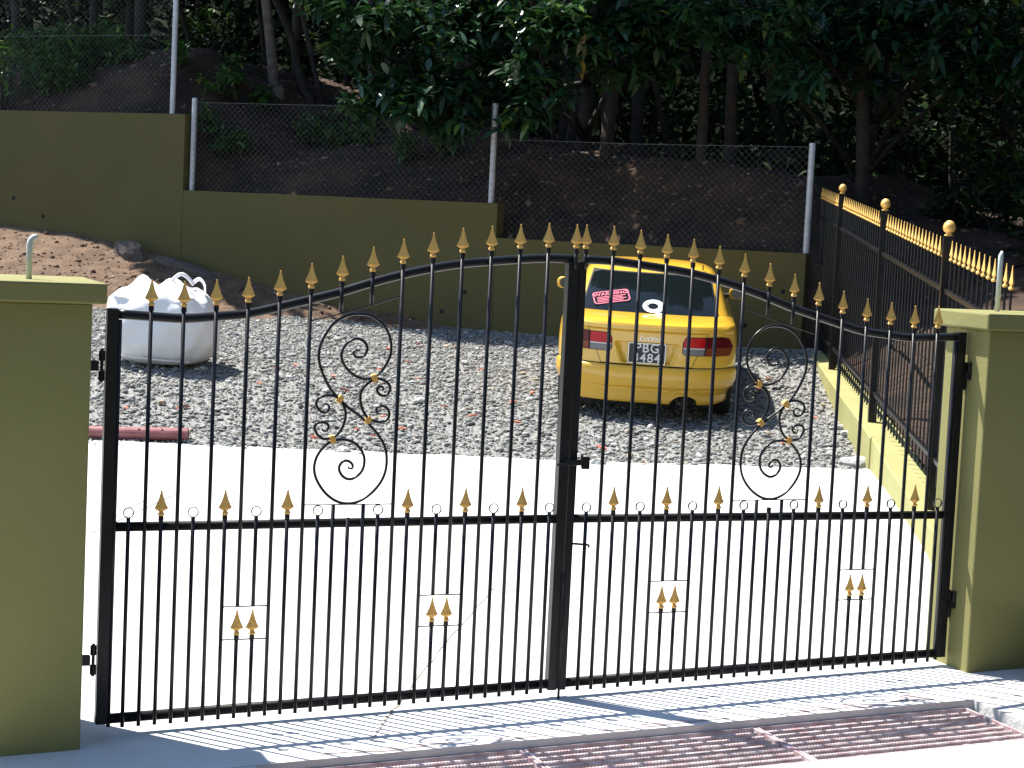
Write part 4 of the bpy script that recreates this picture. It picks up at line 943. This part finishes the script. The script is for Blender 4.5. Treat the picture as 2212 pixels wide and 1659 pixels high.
def bare(label, tp, depth, r0, group=None):
    path = [at(px,py,depth+dz) for px,py,dz in tp]; b = path[0]; zb_ = land(b[0],b[1]); path[0] = np.array([b[0],b[1],zb_-.15]); path.insert(1, np.array([b[0],b[1],zb_+.08]))
    tp_ = path[-1]; dr = (path[-1]-path[-2]); dr /= np.linalg.norm(dr); path += [tp_+dr*1.5, tp_+dr*2.6+np.array([0,0,.8])]; base = np.array([b[0],b[1],zb_]); t = thing('tree', label, 'tree', base, group=group)
    topc = path[-1]; trunk_mesh([p-base for p in path], r0, r0*.6, [[path[-2]-base,path[-2]-base+np.array(o_)*.6,path[-2]-base+np.array(o_)] for o_ in ((1,.4,1.2),(-1,.2,1.3),(.1,1,1.5),(-.2,-.8,1.2))]).build('trunk', BARK, t, smooth=True)
    C = np.concatenate([blob(topc+np.array(o_), 1.3, 70, .6) for o_ in ((1,.4,.9),(-1,.2,1.0),(.1,1,1.3),(-.2,-.4,1.1))])-base
    B, D = rosettes(C, 7); leaves('crown', B, D, RNG.uniform(.7,1.2,len(B))*.26, .36, .3, LEAF2, t); return t
PB=bare('straight pale trunked tree standing on the bank behind the fence', [(597,285,0),(594,200,0),(584,90,0),(572,-20,0)], 27.6, .095)
for c_ in PB.children:
    if c_.name.startswith('trunk'): c_.data.materials[0] = PBARK
bare('slim curved trunk tree leaning beside the straight pale trunk', [(666,280,0),(655,190,0),(628,80,0),(595,0,0)], 27.9, .07)
bare('straight dark trunked tree between the drooping crowns', [(1105,330,0),(1105,220,0),(1106,100,0),(1108,-20,0)], 28.2, .11)
bare('slim dark trunk tree close to the thick trunked tree', [(1210,340,0),(1218,240,0),(1228,150,0),(1236,20,0)], 28.0, .07)
# forest trees behind
def forest_tree(x, y, h, rc, label, group, n=900, Lf=.34, lean=None, r_=None):
    z = land(x,y); base = np.array([x,y,z]); t = thing('tree', label, 'tree', base, group=group); k = h*.55; lx, ly = RNG.normal(0,.25,2) if lean is None else lean
    path = [np.array([0,0,-.2]),np.array([0,0,.1]),np.array([lx*.4,ly*.4,k*.5]),np.array([lx,ly,k]),np.array([lx*1.3,ly*1.2,h*.85])]
    lims = []
    for q in range(5):
        a = 6.28*q/5+RNG.uniform(0,1); lims.append([path[3],path[3]+np.array([math.cos(a)*rc*.4,math.sin(a)*rc*.4,h*.12]),path[3]+np.array([math.cos(a)*rc*.85,math.sin(a)*rc*.85,h*.2])])
    r0 = r_ or RNG.uniform(.06,.12); trunk_mesh(path, r0, r0*.5, lims).build('trunk', BARK, t, smooth=True)
    C = []
    for q in range(9):
        a = RNG.uniform(0,6.28); rr = rc*math.sqrt(RNG.random())*.8; C.append(blob((lx+math.cos(a)*rr,ly+math.sin(a)*rr,h*RNG.uniform(.55,.95)), rc*.42, n//9, .55))
    C = np.concatenate(C); B, D = rosettes(C, 4); leaves('crown', B, D, RNG.uniform(.7,1.3,len(B))*Lf, .42, .25, LEAF2, t, seg=2)
G1 = 'forest trees behind the retaining wall'; L1 = 'slender dark forest tree standing deep in the wood behind the fence'
for k in range(40):
    d = 5.0+14*((k*.7548+.3)%1); s = -9-.8*d+(24+.8*d)*((k*.618034)%1)
    p = wpt(s,d); forest_tree(p[0],p[1], RNG.uniform(6.5,9.5), RNG.uniform(2.1,2.9), L1, G1, 1300, .36)
G3 = 'overhanging trees along the retaining wall'; L3 = 'thin trunked tree on the bank edge with its crown overhanging the wall'
for s, d in ((-9,2.6),(-6.8,3.2),(-4.4,3.4),(-1.2,4.4),(1.0,6.2),(2.6,5.8),(5.0,2.5),(6.8,2.3),(8.6,2.2),(10.6,2.6),(12.6,3)):
    p = wpt(s,d); forest_tree(p[0],p[1], RNG.uniform(7,8.6), RNG.uniform(2.2,2.6), L3, G3, 1300, .33)
for s, d, n_t in ((3.5,4.6,600),(-3.0,2.8,700),(5.2,2.0,800),(6.6,1.8,600),(-4.6,1.9,420)):
    p = wpt(s,d); forest_tree(p[0],p[1], 7.0, 2.1, L3, G3, n_t, .33)
for k, s in enumerate((-4.6,-3.0,-1.5,-.1,1.2,2.5,3.8,5.2,6.6)):
    d = 3.4+.9*(k%3); p = wpt(s,d); lv = -WN*(d-1.25); forest_tree(p[0],p[1], RNG.uniform(6.2,7.4), 1.55, L3, G3, 70 if k in (5,6) else 600, .31, (lv[0],lv[1]), .045)
G2 = 'trees outside the black fence'; L2 = 'shaded leafy tree standing outside the black spear fence'
for k in range(22):
    u = 0+16*((k*.618034+.1)%1); e = 3.0+12*((k*.7548+.6)%1); p = FA+FD*u+FN*e; forest_tree(p[0],p[1], RNG.uniform(5.5,8), RNG.uniform(2.0,2.6), L2, G2, 1100, .34)
# shrubs on the bank
def shrub(px, py, depth, r, label, group, mtl=LEAF3, n=50, L=.12):
    c = at(px,py,depth); z = land(c[0],c[1]); h = max(.25,c[2]-z); base = np.array([c[0],c[1],z]); t = thing('shrub', label, 'shrub', base, group=group)
    m = MB()
    for q in range(5):
        a = 6.28*q/5+.4; m.tube([(0,0,-.05),(math.cos(a)*r*.3,math.sin(a)*r*.3,h*.5),(math.cos(a)*r*.6,math.sin(a)*r*.6,h+.1)], [.012,.009,.004], 5)
    m.build('stems', BARK, t); C = np.concatenate([blob((0,0,h), r, n, .75), blob((0,0,h*.5), r*.7, n//3, .8)]); C = C[C[:,2] > .02]; B, D = rosettes(C, 6)
    leaves('foliage', B, D, RNG.uniform(.6,1.2,len(B))*L, .42, .3, mtl, t)
LS, GS = 'bright green leafy shrub on the bank behind the upper chain link mesh', 'shrubs behind the upper mesh'
for a in ((110,120,27.2,.45),(140,85,27.4,.4),(95,170,27.0,.4),(190,140,27.5,.42),(230,120,27.8,.4),(10,130,26.8,.35),(260,170,27.4,.38),(60,90,28,.4),(150,160,26.9,.35)): shrub(*a, LS, GS)
LS, GS = 'small green plant growing on the soil bank behind the lower chain link mesh', 'plants behind the lower mesh'
for a in ((440,380,25.8,.2),(480,385,25.6,.22),(520,365,25.6,.16),(470,315,26.4,.28),(560,300,26.8,.25),(500,295,26.8,.28),(660,340,26.6,.2),(720,330,26.2,.25),(790,335,25.8,.22),(960,315,25.2,.2),(870,345,25.2,.18),(700,290,27.2,.3),(760,300,26.9,.3),(930,285,26.6,.28),(385,205,26.6,.16)): shrub(*a, LS, GS, LEAF3, 26, .10)
LS, GS = 'dark leafy undergrowth bush under the trees behind the fence', 'undergrowth bushes'
for a in ((1150,270,28,.4),(1180,220,28.6,.45),(1330,170,29,.45),(1400,210,29,.4),(1460,160,29.5,.45),(1560,240,28,.4),(1640,270,27,.4),(480,120,30,.5),(430,60,31,.5),(520,200,29.5,.45),(680,120,30,.5),(640,200,29.5,.4),(470,170,30,.5),(1800,290,26,.4),(1960,300,25,.4),(2110,330,24,.45),(2150,420,23,.45),(2060,440,23.4,.4),(1700,200,28,.4),(2190,260,24,.45)): shrub(*a, LS, GS, LEAF2, 40, .13)
# mass of leaves deep in the wood
N = 120000; d = 7.5+19*RNG.random(N)**.8; s = -9-.95*d+(23+.95*d)*RNG.random(N); p = WA[None]+np.outer(s,WD)+np.outer(d,WN); z = bank_z(s,d)+RNG.uniform(.0,11.5,N)
cl_ = noise2(p[:,0]*.9+z*.5, p[:,1]*.9-z*.7); ok = (cl_ > -.3) | (d > 20); B = np.column_stack([p,z])[ok]; D = RNG.normal(0,1,(len(B),3)); D[:,2] *= .4
s = RNG.uniform(-3,15,16000); d = 2.2+8*RNG.random(16000)**1.3; p2 = FA[None]+np.outer(s,FD)+np.outer(d,FN); zz = np.array([land(a_[0],a_[1]) for a_ in p2])+.02+.75*RNG.random(16000)**1.5*np.clip(d,.3,1.5)
D2 = RNG.normal(0,1,(16000,3)); D2[:,2] = np.abs(D2[:,2])*.7; gc = leaves('ground_cover', np.column_stack([p2,zz]), D2, RNG.uniform(.08,.24,16000), .42, .35, LEAF2, seg=2); gc['kind'] = 'stuff'
o = leaves('forest_foliage', B, D, RNG.uniform(.18,.46,len(B)), .48, .3, LEAF2, seg=2); o['kind'] = 'stuff'

# unseen leaf mass added behind the viewpoint to dim the pillar fronts
N = 36000; B = np.column_stack([RNG.uniform(-26,24,N), RNG.uniform(-18,-11.5,N), .1+13*RNG.random(N)]); D = RNG.normal(0,1,(N,3)); D[:,2] *= .4
o = leaves('added_shade_leaves', B, D, RNG.uniform(.3,.7,N), .5, .3, LEAF2, seg=2); o['kind'] = 'stuff'
